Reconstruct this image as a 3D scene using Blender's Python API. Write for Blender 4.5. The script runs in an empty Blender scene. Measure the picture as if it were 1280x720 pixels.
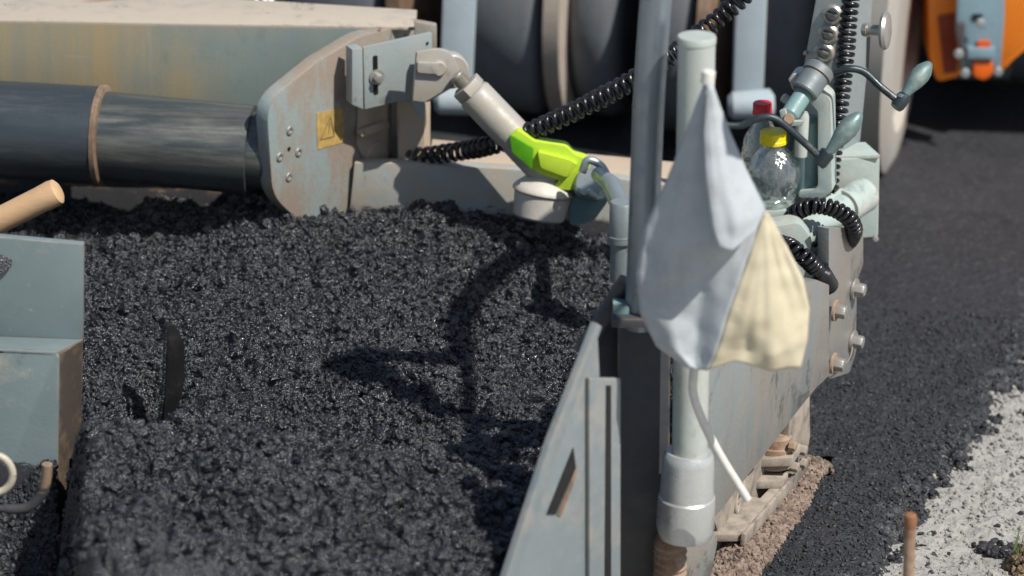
import bpy, bmesh, math, random
import numpy as np
from mathutils import Vector, Matrix, noise as mnoise
random.seed(7); rng = np.random.default_rng(11)
sc = bpy.context.scene
col = sc.collection
rad = math.radians

# ------------------------------------------------------------------ camera
CAM_H = 2.2; PITCH = rad(22); ROLL = rad(3); HALF = rad(10)
FPX = 640 / math.tan(HALF)
F = Vector((0, math.cos(PITCH), -math.sin(PITCH)))
U0 = Vector((0, math.sin(PITCH), math.cos(PITCH))); R0 = Vector((1, 0, 0))
RC = math.cos(ROLL) * R0 + math.sin(ROLL) * U0
UC = math.cos(ROLL) * U0 - math.sin(ROLL) * R0
CP = Vector((0, 0, CAM_H))
cam_d = bpy.data.cameras.new('camera'); cam = bpy.data.objects.new('camera', cam_d); col.objects.link(cam)
M3 = Matrix((RC, UC, -F)).transposed()
cam.matrix_world = Matrix.Translation(CP) @ M3.to_4x4()
cam_d.sensor_width = 36; cam_d.lens = 18 / math.tan(HALF); cam_d.clip_start = .05; cam_d.clip_end = 300
cam_d.dof.use_dof = True; cam_d.dof.aperture_fstop = 3.0
sc.camera = cam

def ray(px, py): return F * FPX + RC * (px - 640) + UC * (360 - py)
def P(px, py, Y):
    r = ray(px, py); return CP + r * (Y / r.y)
def G(px, py, z):
    r = ray(px, py); return CP + r * ((z - CAM_H) / r.z)
def PL(px, py, p0, n):
    r = ray(px, py); return CP + r * ((p0 - CP).dot(n) / r.dot(n))
cam_d.dof.focus_distance = (P(960, 330, 4.52) - CP).dot(F)

SAZ = Vector((.75, -.66, 0)).normalized(); EL = rad(54.5)
SD = SAZ * math.cos(EL) + Vector((0, 0, math.sin(EL)))   # towards the sun

# ------------------------------------------------------------------ materials
def newmat(name):
    m = bpy.data.materials.new(name); m.use_nodes = True
    nt = m.node_tree; b = nt.nodes['Principled BSDF']
    return m, nt, b
def N(nt, t, **kw):
    n = nt.nodes.new(t)
    for k, v in kw.items():
        if k in n.inputs: n.inputs[k].default_value = v
        else: setattr(n, k, v)
    return n
def ramp(nt, fac, stops):
    r = nt.nodes.new('ShaderNodeValToRGB')
    while len(r.color_ramp.elements) > 1: r.color_ramp.elements.remove(r.color_ramp.elements[-1])
    r.color_ramp.elements[0].position = stops[0][0]; c = stops[0][1]
    r.color_ramp.elements[0].color = (c, c, c, 1) if not hasattr(c, '__len__') else (*c, 1)
    for p, c in stops[1:]:
        e = r.color_ramp.elements.new(p); e.color = (c, c, c, 1) if not hasattr(c, '__len__') else (*c, 1)
    nt.links.new(fac, r.inputs[0]); return r.outputs[0]
def noise_(nt, co, scale, detail=5, rough=.6, stretch=None, loc=(0, 0, 0)):
    mp = nt.nodes.new('ShaderNodeMapping'); nt.links.new(co, mp.inputs[0])
    mp.inputs['Location'].default_value = loc
    if stretch: mp.inputs['Scale'].default_value = stretch
    n = N(nt, 'ShaderNodeTexNoise', Scale=scale, Detail=detail, Roughness=rough)
    nt.links.new(mp.outputs[0], n.inputs['Vector']); return n.outputs[0]
def mix(nt, fac, a, b, mode='MIX'):
    n = nt.nodes.new('ShaderNodeMix'); n.data_type = 'RGBA'; n.blend_type = mode
    for s, v in ((n.inputs[0], fac), (n.inputs[6], a), (n.inputs[7], b)):
        if hasattr(v, 'is_linked'): nt.links.new(v, s)
        elif hasattr(v, '__len__'): s.default_value = (*v, 1) if len(v) == 3 else v
        else: s.default_value = v
    return n.outputs[2]
def math_(nt, op, a, b=0.0):
    n = nt.nodes.new('ShaderNodeMath'); n.operation = op
    for s, v in ((n.inputs[0], a), (n.inputs[1], b)):
        if hasattr(v, 'is_linked'): nt.links.new(v, s)
        else: s.default_value = v
    return n.outputs[0]

def paint(name, base, dirt=(.38, .335, .26), dirt_amt=.5, rust_amt=.25, rough=.45, streak=(1, 1, 1), scale=9,
          edge=True, metallic=0.0, tar=None, seed=0, bump=.12, rust=(.16, .07, .03), base2=None, patch=4.0, grime=None, dmax=.6, smudge=.3):
    m, nt, b = newmat(name); L = nt.links
    co = N(nt, 'ShaderNodeTexCoord').outputs['Object']
    s = (seed * 3.1, seed * 1.7, seed * .9)
    big = noise_(nt, co, patch, 5, .6, streak, s)
    mid = noise_(nt, co, scale * 3, 6, .7, streak, s)
    fine = noise_(nt, co, 160, 4, .7, None, s)
    speck = noise_(nt, co, 70, 3, .6, None, (s[0] + 5, s[1], s[2]))
    c = mix(nt, ramp(nt, big, [(.35, 0), (.65, 1)]), base, base2 or tuple(x * .82 for x in base))
    if grime:
        gx_ = nt.nodes.new('ShaderNodeSeparateXYZ'); L.new(co, gx_.inputs[0])
        gl = math_(nt, 'ADD', noise_(nt, co, patch * 2.2, 3, .5, None, (s[0] + 9, s[1] + 3, 0)), math_(nt, 'ADD', math_(nt, 'MULTIPLY', gx_.outputs[0], -.65), .14))
        gs = noise_(nt, co, 14, 5, .7, (1.0, 1.0, .06), s)
        gm = math_(nt, 'MULTIPLY', ramp(nt, gl, [(.38, .1), (.6, 1)]), ramp(nt, gs, [(.35, .45), (.6, 1)]))
        c = mix(nt, gm, c, grime)
    d = math_(nt, 'ADD', big, math_(nt, 'MULTIPLY', mid, .8))
    t = 1.18 - .5 * dirt_amt
    dm = ramp(nt, math_(nt, 'MULTIPLY', d, .6), [(max(0, t * .6 - .055), 0), (min(1, t * .6 + .06), dmax)])
    c = mix(nt, dm, c, dirt)
    c = mix(nt, ramp(nt, speck, [(.70 - .03 * dirt_amt, 0), (.76, .5)]), c, dirt)
    sg = math_(nt, 'MULTIPLY', noise_(nt, co, 22, 8, .8, (1, 1, .7), (s[0] + 7, s[1], 2)), math_(nt, 'ADD', noise_(nt, co, 4, 3, .5, None, (s[1], 6, s[0])), .5))
    c = mix(nt, ramp(nt, sg, [(.60, 0), (.68, smudge)]), c, (.035, .03, .027))
    if rust_amt > 0:
        rm = ramp(nt, noise_(nt, co, scale * 1.6, 8, .75, streak, (s[0] + 2, s[1] + 8, s[2])), [(.72 - .25 * rust_amt, 0), (.80 - .2 * rust_amt, .95)])
        c = mix(nt, rm, c, mix(nt, fine, rust, tuple(min(1, x * 2.2) for x in rust)))
    if edge:
        bv = N(nt, 'ShaderNodeBevel'); bv.samples = 4; bv.inputs['Radius'].default_value = .006
        ge = nt.nodes.new('ShaderNodeNewGeometry')
        vm = nt.nodes.new('ShaderNodeVectorMath'); vm.operation = 'DOT_PRODUCT'
        L.new(bv.outputs[0], vm.inputs[0]); L.new(ge.outputs['Normal'], vm.inputs[1])
        em = math_(nt, 'SUBTRACT', 1.0, vm.outputs['Value'])
        em = math_(nt, 'MULTIPLY', math_(nt, 'MULTIPLY', em, 6.0), ramp(nt, mid, [(.4, 0), (.62, 1)]))
        em = ramp(nt, em, [(.15, 0), (.6, .8)])
        c = mix(nt, em, c, mix(nt, ramp(nt, big, [(.45, 0), (.6, 1)]), (.30, .17, .09), (.40, .36, .30)))
    # fine scratches
    sn = noise_(nt, co, 60, 2, .5, (.15, 1, 3.0), (s[0] + 4, s[1], 1))
    c = mix(nt, ramp(nt, sn, [(.74, 0), (.77, .35)]), c, tuple(min(1, x * 1.5 + .05) for x in base))
    if tar is not None:
        # asphalt smeared on the metal below a ragged height
        ge2 = N(nt, 'ShaderNodeNewGeometry'); sx = nt.nodes.new('ShaderNodeSeparateXYZ'); L.new(ge2.outputs['Position'], sx.inputs[0])
        tn = noise_(nt, co, 7, 8, .8, (1, 1, 3), s)
        h = math_(nt, 'SUBTRACT', tar[0], sx.outputs['Z'])
        h = math_(nt, 'ADD', math_(nt, 'MULTIPLY', h, 1 / tar[1]), math_(nt, 'MULTIPLY', math_(nt, 'SUBTRACT', tn, .5), 2.2))
        c = mix(nt, ramp(nt, h, [(.42, 0), (.55, .97)]), c, mix(nt, fine, (.016, .017, .02), (.06, .06, .065)))
    L.new(c, b.inputs['Base Color'])
    L.new(ramp(nt, mid, [(.3, max(.1, rough - .12)), (.7, min(1, rough + .22))]), b.inputs['Roughness'])
    b.inputs['Metallic'].default_value = metallic
    bp = N(nt, 'ShaderNodeBump', Strength=bump, Distance=.004)
    L.new(math_(nt, 'ADD', fine, math_(nt, 'MULTIPLY', mid, 2.0)), bp.inputs['Height']); L.new(bp.outputs[0], b.inputs['Normal'])
    return m

TEAL = (.23, .34, .35); DUST = (.44, .37, .29)
M = {}
M['beam'] = paint('beam_paint', (.185, .24, .23), dirt_amt=.15, rust_amt=.1, rough=.4, streak=(1, 1, .12), scale=8, seed=1, grime=(.33, .255, .14), patch=1.6, smudge=.12)
M['beam_top'] = paint('beam_top_paint', (.38, .345, .28), dirt=(.44, .38, .30), dirt_amt=.8, rust_amt=.08, rough=.7, seed=2, dmax=.9, smudge=0.5)
M['plate'] = paint('end_plate_paint', (.25, .31, .305), dirt=(.28, .22, .165), dirt_amt=.62, rust_amt=.16, rough=.5, seed=3, streak=(1, 1, .4), patch=6, base2=(.31, .31, .28), bump=.25, dmax=.9)
M['dusty'] = paint('dusty_paint', (.36, .33, .27), dirt=(.47, .37, .27), dirt_amt=.9, rust_amt=.12, rough=.65, seed=4, dmax=.9)
M['grey'] = paint('grey_paint', (.32, .36, .35), dirt_amt=.35, rust_amt=.04, rough=.4, seed=5)
M['strut'] = paint('strut_paint', (.42, .40, .36), dirt_amt=.45, rust_amt=.1, rough=.4, seed=6, dmax=.9)
M['strip'] = paint('strip_paint', (.36, .38, .36), dirt_amt=.6, rust_amt=.08, rough=.5, seed=7, tar=(.305, .07), dmax=.9)
M['gate'] = paint('gate_paint', (.25, .275, .27), dirt=(.30, .25, .20), dirt_amt=.62, rust_amt=.25, rough=.42, seed=8, streak=(1, 1, .4), metallic=.1, patch=7, bump=.25, smudge=0.5)
M['blade_paint'] = paint('blue_grey_paint', (.22, .255, .26), dirt=(.31, .29, .26), dirt_amt=.42, rust_amt=.22, rough=.42, seed=9)
M['mint'] = paint('mint_paint', (.42, .50, .46), dirt=(.55, .50, .42), dirt_amt=.45, rust_amt=.08, rough=.38, seed=10)
M['galv'] = paint('galvanised', (.40, .45, .45), dirt=(.5, .48, .42), dirt_amt=.3, rust_amt=.0, rough=.34, metallic=.55, seed=11)
M['pale'] = paint('pale_pole', (.50, .54, .49), dirt=(.6, .56, .48), dirt_amt=.3, rust_amt=.02, rough=.36, metallic=.1, seed=12, smudge=0.15)
M['socket'] = paint('socket_metal', (.62, .63, .60), dirt=(.5, .47, .42), dirt_amt=.25, rust_amt=.0, rough=.3, metallic=.5, seed=13, smudge=0.1)
M['tubeblue'] = paint('tube_paint', (.30, .345, .38), dirt_amt=.1, rust_amt=.0, rough=.34, metallic=.75, smudge=.3, seed=14, edge=False)
M['dark'] = paint('dark_steel', (.055, .06, .066), dirt=(.12, .105, .09), dirt_amt=.3, rust_amt=.1, rough=.5, seed=15)
M['chrome'] = paint('worn_cylinder', (.10, .115, .11), dirt=(.26, .25, .21), dirt_amt=.36, rust_amt=.0, rough=.3, metallic=.5, streak=(.12, 1.5, 1.5), seed=16, edge=False, patch=7, smudge=0)
M['chrome2'] = paint('worn_sleeve', (.06, .075, .085), dirt=(.15, .13, .10), dirt_amt=.32, rust_amt=.0, rough=.38, metallic=.4, streak=(.2, 1.5, 1.5), seed=17, edge=False, patch=6, smudge=0)
M['rust'] = paint('rusted_steel', (.20, .12, .075), dirt=(.36, .25, .17), dirt_amt=.6, rust_amt=.7, rough=.75, seed=18, dmax=.9)
M['brown'] = paint('brown_grime', (.15, .10, .065), dirt=(.25, .17, .11), dirt_amt=.6, rust_amt=.5, rough=.7, seed=19, tar=(.30, .1), dmax=.9)
M['box'] = paint('auger_box_paint', (.18, .228, .23), dirt_amt=.12, rust_amt=.05, rough=.42, seed=20, bump=.05)
M['boxlow'] = paint('auger_box_lower', (.18, .228, .23), dirt_amt=.2, rust_amt=.1, rough=.42, seed=21, tar=(.205, .04))
M['boxside'] = paint('auger_box_side', (.17, .115, .07), dirt=(.04, .033, .028), dirt_amt=.7, rust_amt=.3, rough=.6, seed=22, tar=(.09, .05), dmax=.9)
M['shoe'] = paint('shoe_dust', (.19, .165, .14), dirt=(.38, .32, .255), dirt_amt=.55, rust_amt=.42, rough=.8, seed=23, dmax=.9)
M['bolt'] = paint('bolt_zinc', (.50, .52, .50), dirt=(.45, .38, .3), dirt_amt=.5, rust_amt=.05, rough=.35, metallic=.6, seed=24)
M['crankrod'] = paint('crank_rod', (.05, .065, .07), dirt=(.25, .24, .22), dirt_amt=.25, rust_amt=.05, rough=.35, metallic=.5, seed=25, edge=False)
M['grip'] = paint('grip_green', (.16, .235, .22), dirt=(.45, .46, .40), dirt_amt=.35, rust_amt=.0, rough=.4, metallic=.3, seed=26, edge=False)
M['barrel'] = paint('barrel_grey', (.20, .23, .23), dirt_amt=.25, rust_amt=.05, rough=.45, metallic=.3, seed=27)
M['tealcyl'] = paint('teal_cylinder', (.20, .32, .31), dirt=(.5, .48, .4), dirt_amt=.3, rust_amt=.05, rough=.4, seed=28)
M['roller_grey'] = paint('roller_frame', (.40, .47, .50), dirt_amt=.25, rust_amt=.05, rough=.5, seed=29, edge=False)
M['band'] = paint('dusty_rim', (.42, .36, .30), dirt=(.50, .42, .34), dirt_amt=.7, rust_amt=.1, rough=.8, seed=30, edge=False)
M['rimplate'] = paint('wheel_rim_dust', (.46, .45, .41), dirt=(.47, .40, .32), dirt_amt=.7, rust_amt=.05, rough=.7, seed=31, edge=False, smudge=0.05)
M['orange'] = paint('orange_paint', (.95, .25, .015), dirt=(.8, .35, .08), dirt_amt=.15, rust_amt=.0, rough=.4, seed=32, edge=False)
M['bluegrey'] = paint('bracket_blue_grey', (.20, .30, .35), dirt_amt=.25, rust_amt=.1, rough=.5, seed=33, edge=False)
M['tyre'] = paint('tyre_rubber', (.17, .195, .215), dirt=(.14, .135, .13), dirt_amt=.45, rust_amt=.0, rough=.55, seed=34, edge=False, patch=2)
M['bladedark'] = paint('auger_dark', (.018, .018, .019), dirt=(.05, .04, .035), dirt_amt=.3, rust_amt=.08, rough=.36, seed=35, edge=False, metallic=.3)

def simple(name, colr, rough=.5, metallic=0, noise_amt=.15, sc_=40, bump=.05, stain=0, **kw):
    m, nt, b = newmat(name); co = N(nt, 'ShaderNodeTexCoord').outputs['Object']
    n = noise_(nt, co, sc_, 5, .65)
    c = mix(nt, ramp(nt, n, [(.3, 0), (.7, 1)]), tuple(x * (1 - noise_amt) for x in colr), tuple(min(1, x * (1 + noise_amt)) for x in colr))
    if stain: c = mix(nt, ramp(nt, noise_(nt, co, 11, 6, .7), [(.50, 0), (.72, stain)]), c, (.20, .16, .12))
    nt.links.new(c, b.inputs['Base Color']); b.inputs['Roughness'].default_value = rough; b.inputs['Metallic'].default_value = metallic
    bp = N(nt, 'ShaderNodeBump', Strength=bump, Distance=.003); nt.links.new(n, bp.inputs['Height']); nt.links.new(bp.outputs[0], b.inputs['Normal'])
    for k, v in kw.items(): b.inputs[k.replace('_', ' ')].default_value = v
    return m
M['cable'] = simple('cable_rubber', (.012, .012, .014), .22, 0, .3)
M['lime'] = simple('lime_plastic', (.50, .70, .04), .55, 0, .14, 14, .3, stain=.25)
M['limedark'] = simple('lime_dark', (.10, .35, .01), .45)
M['bluecloth'] = simple('blue_grey_cloth', (.42, .45, .462), .85, 0, .07, 25, .35, stain=.35)
M['cream'] = simple('cream_cloth', (.60, .53, .37), .85, 0, .08, 18, .35, stain=.3)
M['staff'] = simple('white_staff', (.72, .69, .62), .45, 0, .12, 60)
M['redcap'] = simple('red_cap', (.60, .02, .03), .35)
M['yellowcap'] = simple('yellow_cap', (.85, .68, .01), .35)
M['wood'] = paint('ash_wood', (.62, .40, .22), dirt=(.40, .25, .14), dirt_amt=.35, rust_amt=0, rough=.5, streak=(.3, 1.5, 1.5), seed=40, edge=False, scale=14)
M['sticker'] = simple('warning_yellow', (.44, .29, .09), .55, 0, .3, 60)
M['ink'] = simple('warning_ink', (.18, .12, .05), .6)
M['white'] = simple('white_hose', (.75, .74, .70), .4)
M['hookw'] = paint('cream_ring', (.60, .54, .42), dirt_amt=.4, rust_amt=.1, rough=.4, seed=41, edge=False)
M['grassm'] = simple('grass_blade', (.10, .14, .04), .6)
m, nt, b = newmat('clear_plastic'); nt.nodes.remove(b)
tr = nt.nodes.new('ShaderNodeBsdfTransparent'); tr.inputs[0].default_value = (.93, .95, .94, 1)
gl = N(nt, 'ShaderNodeBsdfGlossy', Roughness=.06); gl.inputs[0].default_value = (1, 1, 1, 1)
df = nt.nodes.new('ShaderNodeBsdfTranslucent'); df.inputs[0].default_value = (.8, .82, .8, 1)
df2 = nt.nodes.new('ShaderNodeBsdfDiffuse'); df2.inputs[0].default_value = (.8, .82, .8, 1)
lw = N(nt, 'ShaderNodeLayerWeight', Blend=.35); m1 = nt.nodes.new('ShaderNodeMixShader'); m2 = nt.nodes.new('ShaderNodeMixShader'); m3 = nt.nodes.new('ShaderNodeMixShader')
m3.inputs[0].default_value = .5; nt.links.new(df.outputs[0], m3.inputs[1]); nt.links.new(df2.outputs[0], m3.inputs[2])
co = N(nt, 'ShaderNodeTexCoord').outputs['Object']; nn = noise_(nt, co, 45, 3, .5)
nt.links.new(ramp(nt, nn, [(.4, .07), (.7, .16)]), m1.inputs[0]); nt.links.new(tr.outputs[0], m1.inputs[1]); nt.links.new(m3.outputs[0], m1.inputs[2])
nt.links.new(math_(nt, 'ADD', math_(nt, 'MULTIPLY', lw.outputs['Facing'], .55), .05), m2.inputs[0]); nt.links.new(m1.outputs[0], m2.inputs[1]); nt.links.new(gl.outputs[0], m2.inputs[2])
bp = N(nt, 'ShaderNodeBump', Strength=.9, Distance=.01); nt.links.new(nn, bp.inputs['Height']); nt.links.new(bp.outputs[0], gl.inputs['Normal'])
nt.links.new(m2.outputs[0], nt.nodes['Material Output'].inputs[0]); M['clear'] = m
m, nt, b = newmat('bottle_label'); b.inputs['Base Color'].default_value = (.75, .73, .70, 1); b.inputs['Roughness'].default_value = .5; M['label'] = m

def asphalt(name, lo, hi, rough, sparkle=0.0, scale=220, bump=.7):
    m, nt, b = newmat(name); L = nt.links
    co = N(nt, 'ShaderNodeTexCoord').outputs['Object']
    n1 = noise_(nt, co, scale, 6, .75); n2 = noise_(nt, co, 9, 4, .6)
    v = N(nt, 'ShaderNodeTexVoronoi', Scale=scale * 1.1); L.new(co, v.inputs['Vector'])
    vs = nt.nodes.new('ShaderNodeSeparateColor'); L.new(v.outputs['Color'], vs.inputs[0])
    c = mix(nt, ramp(nt, n1, [(.35, 0), (.7, 1)]), lo, hi)
    c = mix(nt, ramp(nt, vs.outputs[0], [(.93, 0), (.96, .6)]), c, tuple(x * 2.2 for x in hi))
    c = mix(nt, ramp(nt, n2, [(.35, 0), (.7, .3)]), c, tuple(x * 1.6 for x in hi))
    n4 = noise_(nt, co, 30, 3, .6)
    c = mix(nt, ramp(nt, n4, [(.62, 0), (.76, .5 if sparkle else 0)]), c, (.045, .05, .057))
    L.new(c, b.inputs['Base Color'])
    L.new(ramp(nt, vs.outputs[1], [(0, max(.06, rough - .17)), (1, rough + .22)]), b.inputs['Roughness'])
    b.inputs['Specular IOR Level'].default_value = .5 + sparkle
    bp = N(nt, 'ShaderNodeBump', Strength=bump, Distance=.0022)
    hh = math_(nt, 'ADD', n1, v.outputs['Distance'])
    L.new(hh, bp.inputs['Height']); L.new(bp.outputs[0], b.inputs['Normal'])
    return m
M['mix'] = asphalt('hot_asphalt', (.0035, .004, .005), (.011, .0125, .0155), .23, .5, 300, .8)
M['mat'] = asphalt('laid_asphalt', (.013, .0135, .015), (.030, .031, .034), .55, .0, 200, .5)
M['matfar'] = asphalt('laid_asphalt_far', (.018, .0185, .0205), (.036, .037, .041), .6, 0, 160, .6)

m, nt, b = newmat('pale_ground'); co = N(nt, 'ShaderNodeTexCoord').outputs['Object']
n1 = noise_(nt, co, 45, 8, .75); n2 = noise_(nt, co, 7, 4, .6); n3 = noise_(nt, co, 26, 5, .7, None, (3, 1, 0))
c = mix(nt, n2, (.32, .305, .28), (.45, .43, .395)); c = mix(nt, ramp(nt, n1, [(.3, .6), (.5, 0)]), c, (.17, .16, .145))
c = mix(nt, ramp(nt, n3, [(.66, 0), (.70, .9)]), c, (.05, .048, .046))
nt.links.new(c, b.inputs['Base Color']); b.inputs['Roughness'].default_value = .95
bp = N(nt, 'ShaderNodeBump', Strength=1, Distance=.008); nt.links.new(n1, bp.inputs['Height']); nt.links.new(bp.outputs[0], b.inputs['Normal']); M['ground'] = m
def soilmat(name, a, c_, s=60):
    m, nt, b = newmat(name); co = N(nt, 'ShaderNodeTexCoord').outputs['Object']
    n1 = noise_(nt, co, s, 8, .75); n2 = noise_(nt, co, 18, 5, .7)
    c = mix(nt, ramp(nt, n1, [(.35, 0), (.65, 1)]), a, c_); c = mix(nt, ramp(nt, n2, [(.58, 0), (.66, .9)]), c, (.035, .034, .035))
    nt.links.new(c, b.inputs['Base Color']); b.inputs['Roughness'].default_value = .95
    bp = N(nt, 'ShaderNodeBump', Strength=.8, Distance=.005); nt.links.new(n1, bp.inputs['Height']); nt.links.new(bp.outputs[0], b.inputs['Normal']); return m
M['soil'] = soilmat('brown_crumbs', (.13, .09, .07), (.34, .26, .20))

# ------------------------------------------------------------------ object helpers
def tag(o, label=None, cat=None, group=None, kind=None):
    if label: o['label'] = label
    if cat: o['category'] = cat
    if group: o['group'] = group
    if kind: o['kind'] = kind
    return o
def thing(name, loc, label, cat, group=None):
    o = bpy.data.objects.new(name, None); col.objects.link(o); o.location = loc; o.empty_display_size = .05
    return tag(o, label, cat, group)
def wloc(o):
    v = Vector((0, 0, 0))
    while o: v += o.location; o = o.parent
    return v
def obj(name, bm, mat, parent=None, smooth=False, bevel=0, origin=None, angle=35):
    me = bpy.data.meshes.new(name)
    if bm.__class__ is tuple:
        me.from_pydata(*bm)
        b2 = bmesh.new(); b2.from_mesh(me); bm = b2
    bmesh.ops.remove_doubles(bm, verts=bm.verts, dist=1e-6)
    bmesh.ops.recalc_face_normals(bm, faces=bm.faces)
    if bevel:
        ed = [e for e in bm.edges if len(e.link_faces) == 2 and e.calc_face_angle(0) > rad(30)]
        if ed: bmesh.ops.bevel(bm, geom=ed, offset=bevel, segments=2, profile=.6, affect='EDGES', clamp_overlap=True)
    if origin is None:
        pts = [v.co for v in bm.verts]
        origin = sum(pts, Vector()) / max(1, len(pts))
    base = wloc(parent) if parent else Vector((0, 0, 0))
    bmesh.ops.translate(bm, verts=bm.verts, vec=-origin)
    bm.to_mesh(me); bm.free()
    mats = mat if isinstance(mat, (list, tuple)) else [mat]
    for m_ in mats: me.materials.append(m_)
    o = bpy.data.objects.new(name, me); col.objects.link(o)
    o.parent = parent; o.location = origin - base
    if smooth or bevel:
        for p in me.polygons: p.use_smooth = True
        try: me.set_sharp_from_angle(angle=rad(angle))
        except Exception: pass
    return o

def add_prism(bm, pts, vec):
    """pts: world polygon, extruded by vec"""
    a = [bm.verts.new(p) for p in pts]; b = [bm.verts.new(Vector(p) + vec) for p in pts]
    n = len(pts)
    bm.faces.new(a); bm.faces.new(b[::-1])
    for i in range(n): bm.faces.new((a[i], a[(i + 1) % n], b[(i + 1) % n], b[i]))
def prism(pts, vec): bm = bmesh.new(); add_prism(bm, pts, vec); return bm
def plate(pxs, p0, n, t):
    """outline seen at pixels lying on the plane (p0, n); thickness t behind it"""
    n = n.normalized(); return prism([PL(x, y, p0, n) for x, y in pxs], -n * t)
def add_tube(bm, pts, rads, seg=16, cap=True):
    pts = [Vector(p) for p in pts]
    if not hasattr(rads, '__len__'): rads = [rads] * len(pts)
    rings = []; up = None
    for i, p in enumerate(pts):
        d = (pts[min(i + 1, len(pts) - 1)] - pts[max(i - 1, 0)])
        if d.length < 1e-9: d = rings and last or Vector((0, 0, 1))
        d = d.normalized(); last = d
        if up is None:
            up = Vector((0, 0, 1)) if abs(d.z) < .9 else Vector((1, 0, 0))
        s = d.cross(up).normalized(); up = s.cross(d).normalized()
        rings.append([bm.verts.new(p + (s * math.cos(a) + up * math.sin(a)) * rads[i]) for a in [2 * math.pi * k / seg for k in range(seg)]])
    for a, b in zip(rings, rings[1:]):
        for k in range(seg): bm.faces.new((a[k], a[(k + 1) % seg], b[(k + 1) % seg], b[k]))
    if cap: bm.faces.new(rings[0][::-1]); bm.faces.new(rings[-1])
def tube(pts, r, seg=20, cap=True): bm = bmesh.new(); add_tube(bm, pts, r, seg, cap); return bm
def lathe(p0, p1, prof, seg=28):
    """prof: (t along p0-p1, radius); repeated t gives steps"""
    p0 = Vector(p0); p1 = Vector(p1); d = (p1 - p0); dn = d.normalized()
    up = Vector((0, 0, 1)) if abs(dn.z) < .9 else Vector((1, 0, 0)); s = dn.cross(up).normalized(); u = s.cross(dn)
    bm = bmesh.new(); rings = []
    for t, r in prof:
        rings.append([bm.verts.new(p0 + d * t + (s * math.cos(a) + u * math.sin(a)) * max(r, 1e-4)) for a in [2 * math.pi * k / seg for k in range(seg)]])
    for a, b in zip(rings, rings[1:]):
        for k in range(seg): bm.faces.new((a[k], a[(k + 1) % seg], b[(k + 1) % seg], b[k]))
    bm.faces.new(rings[0][::-1]); bm.faces.new(rings[-1]); return bm
def catmull(pts, n=12):
    pts = [Vector(p) for p in pts]; P_ = [pts[0] * 2 - pts[1]] + pts + [pts[-1] * 2 - pts[-2]]; out = []
    for i in range(1, len(P_) - 2):
        a, b, c, d = P_[i - 1:i + 3]
        for k in range(n):
            t = k / n; out.append(.5 * ((2 * b) + (c - a) * t + (2 * a - 5 * b + 4 * c - d) * t * t + (3 * b - a - 3 * c + d) * t ** 3))
    out.append(pts[-1]); return out
def resample(pts, step):
    out = [pts[0]]; acc = 0
    for a, b in zip(pts, pts[1:]):
        L_ = (b - a).length; pos = step - acc
        while pos <= L_: out.append(a.lerp(b, pos / L_)); pos += step
        acc = (acc + L_) % step
    return out
def coil(path, R, w, pitch, per=14, seg=7, taper=None, jitter=.12):
    pts = resample(catmull(path, 20), pitch / per)
    up = None; hel = []; ph = 0
    for i, p in enumerate(pts):
        d = (pts[min(i + 1, len(pts) - 1)] - pts[max(i - 1, 0)]).normalized()
        if up is None: up = Vector((0, 0, 1)) if abs(d.z) < .9 else Vector((0, 1, 0))
        s = d.cross(up).normalized(); up = s.cross(d).normalized()
        ph += 2 * math.pi / per
        rr = R * (1 + jitter * (mnoise.noise(p * 25)))
        hel.append(p + (s * math.cos(ph) + up * math.sin(ph)) * rr)
    bm = bmesh.new(); add_tube(bm, hel, w, seg); return bm
def hexbolt(parent, p, n, r=.011, h=.012, mat=None, washer=True, wm=None, name='bolt'):
    n = n.normalized(); o = obj(name, lathe(p, p + n * h, [(0, r), (.85, r), (1, r * .85)], 6), mat or M['bolt'], parent, bevel=.0008)
    if washer: obj('washer', lathe(p - n * .001, p + n * .0035, [(0, r * 1.55), (1, r * 1.5)], 24), wm or M['bolt'], o)
    return o
def box(c, ax, ay, az):
    """box by centre and three half-vectors"""
    pts = [c - ax - ay - az, c + ax - ay - az, c + ax + ay - az, c - ax + ay - az]
    return prism(pts, az * 2)
def roundpoly(pts, r, n=5):
    out = []; k = len(pts)
    for i, (x, y, *rr) in enumerate(pts):
        q = rr[0] if rr else r
        a = Vector(pts[i - 1][:2]); b = Vector((x, y)); c = Vector(pts[(i + 1) % k][:2])
        if q <= 0: out.append((x, y)); continue
        u = (a - b).normalized(); v = (c - b).normalized(); d = min(q, (a - b).length * .45, (c - b).length * .45)
        s, e = b + u * d, b + v * d
        for j in range(n + 1):
            t = j / n; w = s * (1 - t) ** 2 + b * 2 * t * (1 - t) + e * t * t; out.append((w.x, w.y))
    return out
X = Vector((1, 0, 0)); YY = Vector((0, 1, 0)); Z = Vector((0, 0, 1))

# ------------------------------------------------------------------ numpy terrain helpers
def vnoise(x, y, scale, seed):
    r = np.random.default_rng(seed); T = r.random((256, 256))
    u = x * scale + 1000; v = y * scale + 1000; i = np.floor(u).astype(int); j = np.floor(v).astype(int); fx = u - i; fy = v - j
    fx = fx * fx * (3 - 2 * fx); fy = fy * fy * (3 - 2 * fy)
    g = lambda a, b: T[a % 256, b % 256]
    return (g(i, j) * (1 - fx) * (1 - fy) + g(i + 1, j) * fx * (1 - fy) + g(i, j + 1) * (1 - fx) * fy + g(i + 1, j + 1) * fx * fy) - .5
def fbm(x, y, scale, octs, seed, gain=.5):
    s = 0; a = 1
    for k in range(octs): s = s + a * vnoise(x, y, scale * 2 ** k, seed + k); a *= gain
    return s
_ico = bmesh.new(); bmesh.ops.create_icosphere(_ico, subdivisions=1, radius=1); _ico.verts.ensure_lookup_table()
ICO_V = np.array([v.co[:] for v in _ico.verts]); ICO_F = np.array([[v.index for v in f.verts] for f in _ico.faces]); _ico.free()
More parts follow.
